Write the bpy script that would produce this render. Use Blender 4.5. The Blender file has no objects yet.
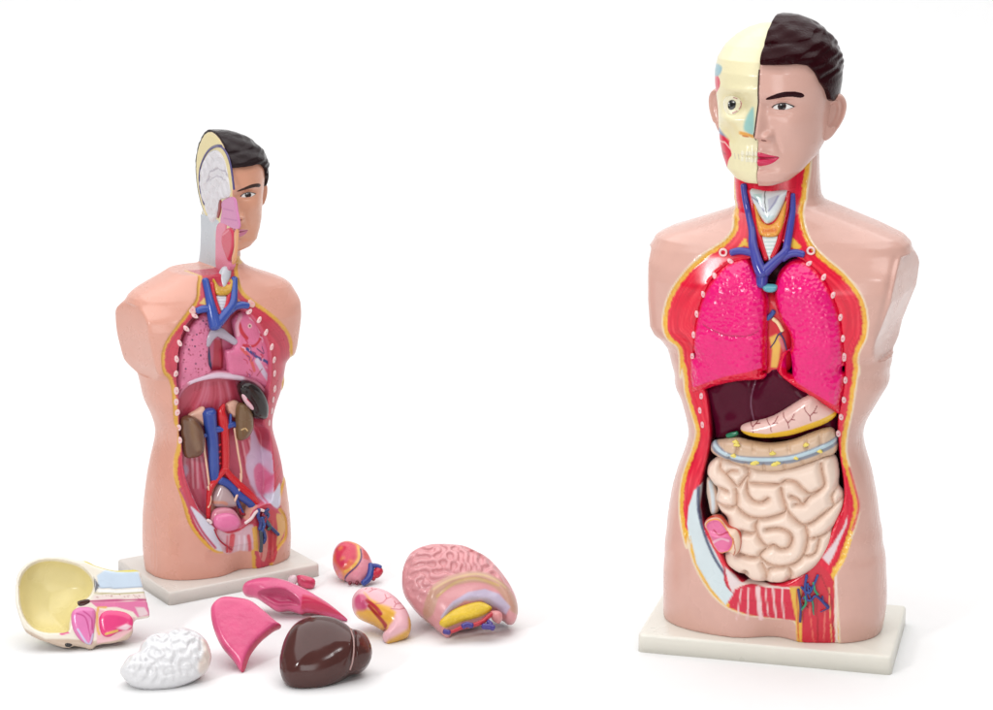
import bpy, math, random, time
import numpy as np
from mathutils import Matrix, Vector
T0 = time.time()
rng = np.random.default_rng(7)
C = bpy.context.scene.collection
# ------------------------------------------------------------------ camera constants
FPX, CX, CY = 2270.0, 496.5, 355.0            # focal length and centre in photo pixels (993 x 710)
PITCH = math.radians(13.0)
CAMLOC = np.array([0.0, -3.0, 1.05])
def ray(px, py):
    a = (px - CX) / FPX; b = (py - CY) / FPX
    f = np.array([0, math.cos(PITCH), -math.sin(PITCH)]); u = np.array([0, math.sin(PITCH), math.cos(PITCH)])
    return f + a * np.array([1.0, 0, 0]) - b * u
def ground(px, py, z=0.0):
    d = ray(px, py); t = (z - CAMLOC[2]) / d[2]
    return CAMLOC + t * d
ZOOMS = dict(R1=(640,0,3.546), R2=(640,180,3.546), R3=(640,350,3.546), R4=(620,510,3.31), I1=(690,420,4.176),
    H1=(700,0,6.206), H2=(700,90,6.206), N1=(720,180,5.917), M1=(740,290,7.1),
    L1=(100,120,4.176), L2=(100,270,4.176), L3=(100,430,3.943), LH=(180,120,4.18), LA=(160,280,5.914),
    LB=(160,370,5.914), LC=(160,450,5.914), P4=(0,540,4.436), P5=(190,540,4.436), P6=(380,530,5.919),
    PS=(320,530,5.92), PB=(100,620,8.275), X=(0,0,1.0))
def px(zoom, *pts):
    x0, y0, k = ZOOMS[zoom]
    return [(x0 + u / k, y0 + v / k) for u, v in pts]
class Frame:
    """a thing's own axes: columns of M are its x, y (away), z (up) in the world"""
    def __init__(s, loc, rotz=0.0, scale=1.0, M=None):
        s.loc = np.array(loc, float); s.scale = scale; s.rotz = rotz
        c, n = math.cos(rotz), math.sin(rotz)
        s.M = np.array([[c, -n, 0], [n, c, 0], [0, 0, 1.0]]) if M is None else np.array(M, float)
        s.O = s.M.T @ (CAMLOC - s.loc) / scale
    def loc3(s, pts, y=0.0, axis=1, it=4):
        """sight lines through traced points met with the depth plane / surface y of this frame -> (n,3)"""
        out = []
        for p in pts:
            d = s.M.T @ ray(*p); at = lambda yy: s.O + np.multiply.outer((np.asarray(yy)-s.O[axis])/d[axis], d)
            if not callable(y): out.append(at(y)); continue
            ys = np.linspace(*((-14.0, 3.0) if s.scale < .05 else (-.15, .05)), 240); q = at(ys); g = ys - np.array(y(q[:, 0], q[:, 2]))
            k = np.argmax(g >= 0) if (g >= 0).any() else int(np.argmax(g))
            if k > 0 and g[k] > g[k-1]: yy = ys[k-1] + (ys[k]-ys[k-1])*np.clip(-g[k-1]/(g[k]-g[k-1]), 0, 1)
            else: yy = ys[k]
            out.append(at(float(yy)))
        return np.array(out)
    def xz(s, pts, y=0.0): return s.loc3(pts, y)[:, [0, 2]]
# ------------------------------------------------------------------ curves, distances, fields
def smooth(pts, n=5, closed=True):
    """Catmull-Rom through the traced points"""
    P = np.array(pts, float); N = len(P); out = []
    R = range(N) if closed else range(N - 1)
    for i in R:
        if closed: a, b, c, d = P[(i-1) % N], P[i], P[(i+1) % N], P[(i+2) % N]
        else: a, b, c, d = P[max(i-1, 0)], P[i], P[i+1], P[min(i+2, N-1)]
        for k in range(n):
            t = k / n
            out.append(0.5*((2*b) + (c-a)*t + (2*a-5*b+4*c-d)*t*t + (3*b-a-3*c+d)*t**3))
    if not closed: out.append(P[-1])
    return np.array(out)
def grown(P, d):
    """closed outline pushed outwards by d"""
    P = np.asarray(P); T = np.roll(P, -1, 0) - np.roll(P, 1, 0); T /= np.linalg.norm(T, axis=1)[:, None] + 1e-12
    N = np.stack([T[:, 1], -T[:, 0]], 1); A = np.sum(P[:, 0]*np.roll(P[:, 1], -1) - np.roll(P[:, 0], -1)*P[:, 1])
    return P + N*d*np.sign(A)
def dist_line(X, Z, P, closed=False):
    P = np.asarray(P); x = X.ravel(); z = Z.ravel(); D = np.full(x.shape, 1e9)
    n = len(P) if closed else len(P) - 1
    if len(P) == 1: return np.hypot(X - P[0, 0], Z - P[0, 1])
    for i in range(n):
        a, b = P[i], P[(i+1) % len(P)]; e = b - a; L = e @ e + 1e-18
        t = np.clip(((x-a[0])*e[0] + (z-a[1])*e[1]) / L, 0, 1)
        np.minimum(D, (x-a[0]-t*e[0])**2 + (z-a[1]-t*e[1])**2, out=D)
    return np.sqrt(D).reshape(X.shape)
def inside(X, Z, P):
    P = np.asarray(P); r = np.zeros(X.shape, bool)
    for i in range(len(P)):
        (x1, z1), (x2, z2) = P[i], P[i-1]
        if z1 == z2: continue
        c = ((z1 > Z) != (z2 > Z)) & (X < (x2-x1)*(Z-z1)/(z2-z1) + x1)
        r ^= c
    return r
def sdist(X, Z, P):
    """signed distance to a closed outline, positive inside"""
    D = dist_line(X, Z, P, True)
    return np.where(inside(X, Z, P), D, -D)
def sstep(x, a, b):
    t = np.clip((x - a) / (b - a), 0, 1); return t*t*(3-2*t)
def prof(t):
    return np.where(t < 0, t*2.5, np.sqrt(np.clip(1-(1-np.clip(t, 0, 1))**2, 0, 1)))
def bil(A, x0, z0, h, X, Z):
    """bilinear lookup in a grid A[x,z]"""
    u = np.clip((X-x0)/h, 0, A.shape[0]-1.001); v = np.clip((Z-z0)/h, 0, A.shape[1]-1.001)
    i = np.floor(u).astype(int); j = np.floor(v).astype(int); u = u-i; v = v-j
    return (A[i,j]*(1-u)+A[i+1,j]*u)*(1-v) + (A[i,j+1]*(1-u)+A[i+1,j+1]*u)*v
def vnoise(X, Z, f, seed=0):
    r = np.random.default_rng(seed).random((64, 64)); u = X*f; v = Z*f
    i = np.floor(u).astype(int); j = np.floor(v).astype(int); a = u-i; b = v-j
    a = a*a*(3-2*a); b = b*b*(3-2*b); g = lambda p, q: r[p % 64, q % 64]
    return (g(i,j)*(1-a)+g(i+1,j)*a)*(1-b) + (g(i,j+1)*(1-a)+g(i+1,j+1)*a)*b
def blur(A, n=1):
    for _ in range(n):
        for ax in (0, 1):
            B = np.moveaxis(A, ax, 0); Cc = B.copy()
            Cc[1:-1] = (B[:-2] + 2*B[1:-1] + B[2:]) / 4
            A = np.moveaxis(Cc, 0, ax)
    return A
def labyrinth(nx, nz, wl, steps=60, seed=1, scale=None):
    """meandering folds (brain gyri): a band-passed random field, returned roughly in -1..1"""
    fx = np.fft.fftfreq(nx)[:, None]; fz = np.fft.fftfreq(nz)[None, :]; k = np.sqrt(fx*fx + fz*fz)
    G = np.exp(-((k - 1/wl) / (0.22/wl))**2)
    u = np.random.default_rng(seed).standard_normal((nx, nz))
    for _ in range(steps):
        u = np.tanh(2.2 * np.real(np.fft.ifft2(np.fft.fft2(u) * G)) * (2.5 if _ == 0 else 1.4))
    return u
CORN = np.array([[i, j, k] for i in (0, 1) for j in (0, 1) for k in (0, 1)])
EDGES = [(a, b) for a in range(8) for b in range(a+1, 8) if np.abs(CORN[a]-CORN[b]).sum() == 1]
def nets(F, o, h, relax=1):
    """surface of F<0 on a regular grid (naive surface nets)"""
    F = F.astype(np.float32, copy=True); big = np.float32(abs(h))
    for ax in range(3):
        B = np.moveaxis(F, ax, 0); B[0] = np.maximum(B[0], big*.5); B[-1] = np.maximum(B[-1], big*.5)
    N = F < 0; nx, ny, nz = F.shape
    cnt = np.zeros((nx-1, ny-1, nz-1), np.uint8)
    for a, b, c in CORN: cnt += N[a:nx-1+a, b:ny-1+b, c:nz-1+c]
    I = np.argwhere((cnt > 0) & (cnt < 8)); del cnt
    vals = [F[I[:,0]+a, I[:,1]+b, I[:,2]+c] for a, b, c in CORN]
    acc = np.zeros((len(I), 3)); n = np.zeros(len(I))
    for a, b in EDGES:
        fa, fb = vals[a], vals[b]; m = (fa < 0) != (fb < 0)
        t = np.where(m, fa / np.where(m, fa-fb, 1), 0)
        acc += m[:, None]*(CORN[a] + t[:, None]*(CORN[b]-CORN[a])); n += m
    V = np.array(o) + h*(I + acc/n[:, None])
    ids = np.full((nx-1, ny-1, nz-1), -1, np.int32); ids[I[:,0], I[:,1], I[:,2]] = np.arange(len(I))
    Q = []
    def quads(ax):
        u, v = [(1, 2), (2, 0), (0, 1)][ax]
        A = np.moveaxis(N, (ax, u, v), (0, 1, 2)); D = np.moveaxis(ids, (ax, u, v), (0, 1, 2))
        S = A[:-1, 1:-1, 1:-1] != A[1:, 1:-1, 1:-1]; J = np.argwhere(S)
        if not len(J): return
        neg = A[J[:,0], J[:,1]+1, J[:,2]+1]
        q = np.stack([D[J[:,0], J[:,1], J[:,2]], D[J[:,0], J[:,1]+1, J[:,2]], D[J[:,0], J[:,1]+1, J[:,2]+1], D[J[:,0], J[:,1], J[:,2]+1]], 1)
        q[~neg] = q[~neg][:, ::-1]; Q.append(q)
    for ax in range(3): quads(ax)
    Q = np.concatenate(Q)
    for _ in range(relax): V = relaxed(V, Q, .5)
    return V, Q
def relaxed(V, Q, f):
    S = np.zeros_like(V); n = np.zeros(len(V))
    for a, b in ((0, 1), (1, 2), (2, 3), (3, 0)):
        for c in range(3):
            S[:, c] += np.bincount(Q[:, a], V[Q[:, b], c], len(V)) + np.bincount(Q[:, b], V[Q[:, a], c], len(V))
        n += np.bincount(Q[:, a], minlength=len(V)) + np.bincount(Q[:, b], minlength=len(V))
    return V*(1-f) + f*S/np.maximum(n, 1)[:, None]
# ------------------------------------------------------------------ colours, materials, objects
def lin(c):
    c = np.asarray(c, float)/255.0
    return np.where(c <= .04045, c/12.92, ((c+.055)/1.055)**2.4)
KA = 0.80                                                   # paint albedo relative to the printed colour
def pigment(c): return np.minimum(lin(c)*KA, .86)
def paint(V, base, layers, ax=(0, 2)):
    """base colour with painted areas; a layer is (points, colour, soft, width or None for a filled area[, mask])"""
    X = V[:, ax[0]]; Z = V[:, ax[1]]; col = np.empty((len(V), 3)); col[:] = pigment(base) if np.ndim(base) == 1 else base
    for L in layers:
        P, c, soft, w = L[:4]; P = np.asarray(P); m0 = L[4] if len(L) > 4 else None
        r = soft + (w or 0)
        bb = (X > P[:,0].min()-r) & (X < P[:,0].max()+r) & (Z > P[:,1].min()-r) & (Z < P[:,1].max()+r)
        if m0 is not None: bb &= m0
        i = np.nonzero(bb)[0]
        if not len(i): continue
        d = sdist(X[i], Z[i], P) if w is None else w/2 - dist_line(X[i], Z[i], P)
        k = sstep(d, -soft/2, soft/2)[:, None]
        col[i] = col[i]*(1-k) + pigment(c)*k
    return col
MATS = {}
def material(name, rough=.3, coat=.35, bump=0.0, bscale=300, kind='noise', rgb=None, vary=.05, detail=2, spec=.45, rvar=.08):
    if name in MATS: return MATS[name]
    m = bpy.data.materials.new(name); m.use_nodes = True; nt = m.node_tree; N = nt.nodes; K = nt.links
    b = N['Principled BSDF']; b.inputs['Coat Weight'].default_value = coat; b.inputs['Coat Roughness'].default_value = .12
    b.inputs['Specular IOR Level'].default_value = spec
    tc = N.new('ShaderNodeTexCoord')
    if rgb is None:
        at = N.new('ShaderNodeAttribute'); at.attribute_name = 'paint'; src = at.outputs['Color']
    else:
        r = N.new('ShaderNodeRGB'); r.outputs[0].default_value = (*pigment(rgb), 1); src = r.outputs[0]
    nz = N.new('ShaderNodeTexNoise'); nz.inputs['Scale'].default_value = 38; nz.inputs['Detail'].default_value = 5
    K.new(tc.outputs['Object'], nz.inputs['Vector'])
    hs = N.new('ShaderNodeHueSaturation'); mr = N.new('ShaderNodeMapRange')
    mr.inputs['From Min'].default_value = .3; mr.inputs['From Max'].default_value = .7
    mr.inputs['To Min'].default_value = 1-vary; mr.inputs['To Max'].default_value = 1+vary
    K.new(nz.outputs['Fac'], mr.inputs['Value']); K.new(mr.outputs['Result'], hs.inputs['Value']); K.new(src, hs.inputs['Color'])
    K.new(hs.outputs['Color'], b.inputs['Base Color'])
    rr = N.new('ShaderNodeMapRange'); rr.inputs['From Min'].default_value = .3; rr.inputs['From Max'].default_value = .7
    rr.inputs['To Min'].default_value = max(rough-rvar, .05); rr.inputs['To Max'].default_value = rough+rvar
    n2 = N.new('ShaderNodeTexNoise'); n2.inputs['Scale'].default_value = 21; n2.inputs['Detail'].default_value = 4
    K.new(tc.outputs['Object'], n2.inputs['Vector']); K.new(n2.outputs['Fac'], rr.inputs['Value']); K.new(rr.outputs['Result'], b.inputs['Roughness'])
    if bump:
        if kind == 'noise':
            t = N.new('ShaderNodeTexNoise'); t.inputs['Scale'].default_value = bscale; t.inputs['Detail'].default_value = detail; o = t.outputs['Fac']
        else:
            t = N.new('ShaderNodeTexVoronoi'); t.feature = 'DISTANCE_TO_EDGE' if kind == 'cells' else 'F1'; t.inputs['Scale'].default_value = bscale; o = t.outputs['Distance']
        K.new(tc.outputs['Object'], t.inputs['Vector'])
        bp = N.new('ShaderNodeBump'); bp.inputs['Strength'].default_value = bump; bp.inputs['Distance'].default_value = .002
        K.new(o, bp.inputs['Height']); K.new(bp.outputs['Normal'], b.inputs['Normal']); K.new(bp.outputs['Normal'], b.inputs['Coat Normal'])
    MATS[name] = m; return m
def obj(name, V, Q, mat, parent=None, col=None, flat=False):
    """link a mesh object; faces are quads (n,4) or a list of polygons"""
    me = bpy.data.meshes.new(name); V = np.asarray(V, np.float32)
    if isinstance(Q, np.ndarray):
        nq = len(Q); me.vertices.add(len(V)); me.vertices.foreach_set('co', V.ravel())
        me.loops.add(nq*4); me.loops.foreach_set('vertex_index', Q.astype(np.int32).ravel())
        me.polygons.add(nq); me.polygons.foreach_set('loop_start', np.arange(0, nq*4, 4, dtype=np.int32))
        me.update(calc_edges=True)
    else:
        me.from_pydata(V.tolist(), [], Q)
    if col is not None:
        c = np.ones((len(V), 4), np.float32); c[:, :3] = col if np.ndim(col) == 2 else pigment(col)
        a = me.color_attributes.new('paint', 'FLOAT_COLOR', 'POINT'); a.data.foreach_set('color', c.ravel())
    me.polygons.foreach_set('use_smooth', np.full(len(me.polygons), not flat)); me.validate(); me.update()
    me.materials.append(mat); o = bpy.data.objects.new(name, me); C.objects.link(o)
    if parent is not None: o.parent = parent
    return o
def thing(name, label, cat, loc, rotz=0.0, scale=1.0, group=None):
    o = bpy.data.objects.new(name, None); C.objects.link(o); o.empty_display_size = .05
    o.location = loc; o.rotation_euler = (0, 0, rotz); o.scale = (scale,)*3
    o['label'] = label; o['category'] = cat
    if group: o['group'] = group
    return o
def pillow(poly, y0=0.0, tf=.01, tb=.004, R=.01, Rb=None, h=.0014, front=None, clip=None, relax=1, creases=None, cw=.004, cd=.7, edge=None):
    """solid with a traced outline: rounded front tf thick, back tb thick, about the surface y = y0(x,z)"""
    poly = np.asarray(poly); Rb = Rb or R
    lo = poly.min(0)-3*h; hi = poly.max(0)+3*h
    x = np.arange(lo[0], hi[0], h); z = np.arange(lo[1], hi[1], h); X, Z = np.meshgrid(x, z, indexing='ij')
    D = sdist(X, Z, poly); Y0 = y0(X, Z) if callable(y0) else np.full(X.shape, float(y0))
    H = tf*prof(D/R)
    if creases is not None:
        dc = np.minimum.reduce([dist_line(X, Z, c) for c in creases])
        H = np.where(D > 0, H*(1-cd) + cd*H*np.sin(np.clip(dc/cw + .04, 0, 1)*math.pi/2)**.8, H)
    if front is not None: H = H + np.where(D > 0, front(X, Z, D), 0)
    YF = Y0 - H; YB = Y0 + tb*prof(D/Rb)
    ins = D > -h*1.5
    y = np.arange((YF[ins]).min()-3*h, YB[ins].max()+3*h, h)
    F = np.maximum(YF[:, None, :] - y[None, :, None], y[None, :, None] - YB[:, None, :])
    if clip is not None: F = np.maximum(F, clip(x[:, None, None], y[None, :, None], z[None, None, :]))
    return nets(F, (x[0], y[0], z[0]), h, relax)
def tube(P, r, n=10, per=6, cap=True, flat=1.0):
    """round tube along 3-D points; r a number or one per point"""
    P = np.asarray(P, float); r = np.full(len(P), float(r)) if np.ndim(r) == 0 else np.asarray(r, float)
    S = smooth(np.column_stack([P, r]), per, False); P, r = S[:, :3], S[:, 3]
    T = np.gradient(P, axis=0); T /= np.linalg.norm(T, axis=1)[:, None]+1e-12
    up = np.array([0, -1.0, 0.02]); V = []; m = len(P)
    for i in range(m):
        a = np.cross(T[i], up); a /= np.linalg.norm(a)+1e-12; b = np.cross(a, T[i])
        for k in range(n):
            w = 2*math.pi*k/n; V.append(P[i] + r[i]*(math.cos(w)*a + flat*math.sin(w)*b))
    Q = [[i*n+k, i*n+(k+1) % n, (i+1)*n+(k+1) % n, (i+1)*n+k] for i in range(m-1) for k in range(n)]
    if cap:
        for i, s in ((0, -1), (m-1, 1)):
            c = len(V); V.append(P[i] + s*T[i]*r[i]*.55); ring = []
            for k in range(n): V.append(V[i*n+k]*.72 + P[i]*.28 + s*T[i]*r[i]*.4)
            for k in range(n):
                a0, a1, b0, b1 = i*n+k, i*n+(k+1) % n, c+1+k, c+1+(k+1) % n
                Q.append([a0, b0, b1, a1] if s < 0 else [a0, a1, b1, b0]); Q.append([b0, c, b1] if s < 0 else [b0, b1, c])
    return np.array(V), Q
def merge(*parts):
    V = []; Q = []; n = 0
    for v, q in parts:
        V.append(np.asarray(v)); Q += [[int(k)+n for k in f] for f in q]; n += len(v)
    return np.concatenate(V), Q
def slab(w, d, z0, z1, bev=.004, seg=3):
    """bevelled plate w x d about the origin"""
    V = []; Q = []; prof_ = []
    for k in range(seg+1):
        a = math.pi/2*k/seg; prof_.append((bev*(1-math.cos(a)), z1-bev+bev*math.sin(a)))
    rows = [(0, z0)] + prof_ ; nn = 0
    def ring(ins, z):
        r = []; rad = max(bev*1.6-ins, .0006)
        for cx, cy, s in ((1,1,0), (-1,1,1), (-1,-1,2), (1,-1,3)):
            for k in range(5):
                a = math.pi/2*(s+k/4); r.append((cx*(w/2-ins-rad)+rad*math.cos(a), cy*(d/2-ins-rad)+rad*math.sin(a), z))
        return r
    for i, z in rows: V += ring(i, z)
    n = 20
    for i in range(len(rows)-1):
        for k in range(n): Q.append([i*n+k, i*n+(k+1) % n, (i+1)*n+(k+1) % n, (i+1)*n+k])
    Q.append([(len(rows)-1)*n+k for k in range(n)]); Q.append([k for k in range(n)][::-1])
    return np.array(V), Q
# ------------------------------------------------------------------ setting, lamps, camera
sc = bpy.context.scene
cam = bpy.data.cameras.new('camera'); co = bpy.data.objects.new('camera', cam); C.objects.link(co); sc.camera = co
cam.sensor_width = 36; cam.lens = FPX/993*36; cam.clip_end = 200; cam.clip_start = .05
co.location = CAMLOC; co.rotation_euler = (math.pi/2-PITCH, 0, 0)
w = bpy.data.worlds.new('World'); sc.world = w; w.use_nodes = True
bg = w.node_tree.nodes['Background']; bg.inputs[0].default_value = (1, 1, 1, 1); bg.inputs[1].default_value = .22
sc.view_settings.view_transform = 'Standard'; sc.view_settings.look = 'None'; sc.view_settings.exposure = 0; sc.view_settings.gamma = 1
def lamp(name, loc, aim, size, power, sy=None, colr=(1, 1, 1)):
    l = bpy.data.lights.new(name, 'AREA'); l.shape = 'RECTANGLE'; l.size = size; l.size_y = sy or size; l.energy = power; l.color = colr
    o = bpy.data.objects.new(name, l); C.objects.link(o); o.location = loc
    o.rotation_euler = (Vector(aim)-Vector(loc)).to_track_quat('-Z', 'Y').to_euler(); return o
lamp('softbox', (-1.9, -2.5, 1.7), (.1, 0, .35), .42, 38, .55)
lamp('softbox', (1.3, -2.9, 1.9), (.3, 0, .45), .26, 5.5, .4)
lamp('overhead_fill', (0, .3, 3.6), (0, .3, 0), 7.0, 262, 5.5)  # added fill, out of view: keeps the floor and sweep white
lamp('front_fill', (.2, -4.6, 1.0), (.1, 0, .35), 1.8, 26, 1.4)  # added fill behind the camera, brightens the fronts of the models
# studio sweep: white floor that curves up into a wall behind the models
rows = [(-7.0, 0.0), (-2, 0), (0, 0), (1.0, 0.0), (1.6, 0.0)]
for k in range(1, 13):
    a = math.pi/2*k/12; rows.append((1.6+1.2*math.sin(a), 1.2-1.2*math.cos(a)))
rows += [(2.8, 3.0), (2.8, 6.0)]
V = [(x, y, z) for y, z in rows for x in (-7, 7)]; Q = [[2*i, 2*i+1, 2*i+3, 2*i+2] for i in range(len(rows)-1)]
fl = obj('floor', V, Q, material('white_sweep', rough=.6, coat=0, rgb=(252, 252, 252), vary=.004, spec=.2)); fl['kind'] = 'structure'
# ------------------------------------------------------------------ torso shell, shared by both models
PLATE = .025
class Shell:
    """trunk with neck and arm stumps, its front cut open along an outline; all in the model's own metres"""
    def __init__(s, fr, zk, xl, xr, yfk, ybk, arm, tip, ztop, h=.0021, cuts=(4, 9), n=2.5, stump=(.05, .20)):
        s.fr = fr; s.h = h; s.ztop = ztop
        s.x = np.arange(-.205, .206, h); s.z = np.arange(PLATE-.008, ztop+.006, h); s.y = np.arange(-.125, .118, h)
        s.X, s.Z = np.meshgrid(s.x, s.z, indexing='ij')
        g = lambda k, v: np.interp(s.z, k, v)
        ker = np.hanning(15); ker /= ker.sum(); sm_ = lambda a: np.convolve(np.pad(a, 7, 'edge'), ker, 'valid')
        low = sstep(s.z, arm-.03, arm-.005); L = sm_(g(*xl))*(1-low)+g(*xl)*low; R = sm_(g(*xr))*(1-low)+g(*xr)*low; s.L, s.R = L, R
        xc = (L+R)/2; W = (R-L)/2
        ratio = np.where(s.X < xc, *[1 + q*sstep(s.z, arm-.012, arm+.012)*(1-sstep(s.z, tip-.035, tip-.004)) for q in stump])
        yf = g(*yfk); yb = g(*ybk); yc = np.zeros_like(yf)
        s.W, s.xc, s.yf, s.yb, s.ratio, s.n, s.cuts = W, xc, yf, yb, ratio, n, cuts
        U = np.clip(np.abs(s.X-xc)/(W*ratio), 0, 1)
        s.ys = yf*(1-U**n)**(1/n)                                 # skin surface before anything is cut away
        s.ys = blur(s.ys, 3)
        s.yc = s.ys - .006
    def surf(s, x, z): return bil(s.ys, s.x[0], s.z[0], s.h, np.asarray(x), np.asarray(z))
    def cut(s, x, z): return bil(s.yc, s.x[0], s.z[0], s.h, np.asarray(x), np.asarray(z))
    def on(s, zoom, *pts, off=0.0, curve=None):
        """traced points -> (x,z) on the skin surface (off = metres behind it)"""
        P = s.fr.xz(px(zoom, *pts), lambda x, z: s.surf(x, z)+off)
        if curve == 'c': P = smooth(P, 5, True)
        if curve == 'o': P = smooth(P, 5, False)
        return P
    def on3(s, zoom, *pts, off=0.0):
        return s.fr.loc3(px(zoom, *pts), lambda x, z: s.surf(x, z)+off)
    def open(s, O, pit, lip=.004, deep=.055, slope=.012, groove=()):
        s.O, s.P = O, pit
        s.dO = sdist(s.X, s.Z, O); s.dP = sdist(s.X, s.Z, pit)
        c = np.where(s.dO > -.004, lip*sstep(s.dO, -.0005, .003), 0)
        c = c + deep*sstep(s.dP, 0, slope)
        for g, gd, gw in groove: c = np.maximum(c, gd*np.exp(-(dist_line(s.X, s.Z, g)/gw)**2))
        s.carve = c
        s.yc = np.where(c > 1e-4, s.ys + c, s.ys - .004)
    def mesh(s, extra=None):
        n = s.n; X = s.x[:, None, None]; Y = s.y[None, :, None]; Z = s.z[None, None, :]
        D = np.where(Y < 0, -s.yf[None, None, :], s.yb[None, None, :])
        A = (np.abs(X-s.xc)/(s.W*s.ratio)[:, None, :])**n; B = (np.abs(Y)/D)**n
        F = (((A+B)**(1/n))-1)*np.minimum(s.W, s.yb)[None, None, :]
        def smax(a, b, k):
            q = np.clip(.5-.5*(b-a)/k, 0, 1); return b*(1-q)+a*q + k*q*(1-q)
        for sg, E, t in ((1, s.R, s.cuts[1]), (-1, s.L, s.cuts[0])):
            t = math.radians(t); P = math.cos(t)*(sg*(X-E)) - math.sin(t)*(Y-.03)
            st = (s.ratio > 1.01)[:, None, :]
            F = np.where(st, smax(F, P, .003), F)
        F = np.maximum(F, s.yc[:, None, :]-Y)
        F = np.maximum(F, np.maximum(PLATE-Z, Z-s.ztop))
        if extra is not None: F = extra(F, X, Y, Z)
        return nets(F, (s.x[0], s.y[0], s.z[0]), s.h, 1)
YF = ([.02,.06,.10,.20,.28,.36,.43,.49,.53,.565,.60,.64,.70], [-.086,-.092,-.092,-.086,-.086,-.094,-.101,-.100,-.088,-.070,-.058,-.053,-.053])
YB = ([.02,.08,.14,.22,.30,.38,.46,.53,.565,.60,.64,.70], [.086,.096,.098,.084,.080,.090,.097,.088,.074,.062,.056,.056])
SKIN_R = (228,180,166)
# ------------------------------------------------------------------ the large model on the right
g0 = ground(774, 637, 0)
FR = Frame(g0, math.radians(-15))
big = thing('anatomical_torso', 'large torso model with magenta lungs, coiled intestines and a face half skull, half skin', 'anatomy model', g0, math.radians(-15))
V, Q = slab(.330, .205, 0.0, PLATE, .004)
obj('base_plate', V, Q, material('cream_plastic', rough=.35, coat=.15, rgb=(240,236,224), vary=.015), big)
lp = px('R2', (335,-190),(335,0),(338,60),(345,88),(300,107),(200,138),(110,163),(62,186),(44,220),(38,270),(38,400),(45,490),(60,520),(82,540),(105,580),(120,640),(126,709)) \
   + px('R3', (132,80),(150,150),(172,230),(180,280),(168,330),(140,400),(120,470),(105,560),(98,640),(95,700)) + px('R4', (152,90),(150,160),(149,250),(149,330),(155,385),(170,420))
rp = px('R2', (632,-190),(635,0),(640,55),(655,80),(750,118),(850,158),(935,198),(960,222),(968,260),(968,320),(955,400),(930,460),(905,525),(897,560),(893,650),(890,709)) \
   + px('R3', (880,80),(850,170),(802,250),(788,300),(796,350),(820,430),(838,520),(850,620),(858,700)) + px('R4', (868,80),(877,150),(881,250),(882,320),(872,375),(862,420))
def prof_of(fr, pts, y=0.0):
    P = fr.xz(pts, y); P = P[np.argsort(P[:, 1])]; return P[:, 1], P[:, 0]
XL = prof_of(FR, lp); XR = prof_of(FR, rp)
arm_z = FR.xz(px('R2', (90, 545)))[0][1]; tip_z = FR.xz(px('R2', (60, 190)))[0][1]; neck_z = FR.xz(px('R2', (400, -150)))[0][1]
S = Shell(FR, None, XL, XR, YF, YB, arm_z, tip_z, neck_z)
O_R = smooth(np.concatenate([
    S.on('R2', (322,-180),(330,20),(338,95),(333,165),(300,215),(235,258),(172,312),(120,378),(95,430),(82,490),(86,540),(105,572),(130,590),(140,620),(142,700)),
    S.on('R3', (150,60),(160,150),(185,235),(199,290),(186,350),(160,420),(145,480),(140,560),(150,640),(165,700)),
    S.on('R4', (222,85),(245,175),(295,265),(350,322),(420,352),(500,366),(575,372),(590,430),(600,470),(715,475),(718,330),(712,218),(735,175),(760,105),(790,10)),
    S.on('R3', (755,650),(774,565),(766,500),(746,430),(729,360),(735,290),(750,220),(764,130),(774,60)),
    S.on('R2', (776,690),(770,640),(780,600),(800,560),(805,500),(795,440),(770,390),(720,330),(660,280),(612,230),(585,170),(578,100),(590,40),(580,-180))]), 3)
PIT_R = smooth(np.concatenate([
    S.on('R2', (430,215),(405,270),(330,290),(285,315),(245,360),(215,425),(195,500),(185,600),(183,690)),
    S.on('R3', (190,60),(205,120),(228,160),(238,240),(242,310),(232,370),(215,440),(205,500),(205,580),(225,640),(245,690)),
    S.on('R4', (285,65),(315,120),(350,195),(390,240),(450,258),(540,252),(600,222),(650,175),(690,105),(725,20)),
    S.on('R3', (690,640),(715,580),(728,520),(722,440),(708,350),(705,260),(715,190),(728,110),(728,20)),
    S.on('R2', (725,640),(715,520),(690,430),(655,355),(605,305),(560,275),(520,250),(500,215))]), 3)
crease = [(S.on('R2', (905,285),(885,380),(862,480),(845,550), curve='o'), .004, .004), (S.on('R2', (845,548),(870,535),(900,532), curve='o'), .0035, .0035)]
S.open(O_R, PIT_R, groove=crease)
# the groin: two thighs with a hollow between them at the front of the foot
def groin(F, X, Y, Z):
    yv = s_y = -.086 + .020*np.exp(-((X-.012)/.030)**2)*np.clip((.075-Z)/.055, 0, 1)
    return np.where(Z < .08, np.maximum(F, yv-Y), F)
V, Q = S.mesh(groin)
frontm = V[:, 1] < S.cut(V[:, 0], V[:, 2]) + .07
frontm &= (V[:, 1] < .03)
dO = bil(S.dO, S.x[0], S.z[0], S.h, V[:, 0], V[:, 2]); dP = bil(S.dP, S.x[0], S.z[0], S.h, V[:, 0], V[:, 2])
RED, FAT, FATD, WHT = (240,8,56), (250,196,70), (232,140,40), (250,228,226)
col = np.tile(pigment(SKIN_R), (len(V), 1))
fm = (frontm & (V[:, 2] > .012))
rag = (vnoise(V[:, 0], V[:, 2], 420, 3)-.5)*.0022
def over(col, k, c): return col*(1-k[:, None]) + k[:, None]*(pigment(c) if np.ndim(c) == 1 else c)
col = over(col, sstep(dO, -.0030, -.0012)*fm, (246,226,196))
fatc = pigment(FAT)[None]*(1-.55*vnoise(V[:, 0], V[:, 2], 520, 5)[:, None]**2) + pigment(FATD)[None]*.55*vnoise(V[:, 0], V[:, 2], 520, 5)[:, None]**2
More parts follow.
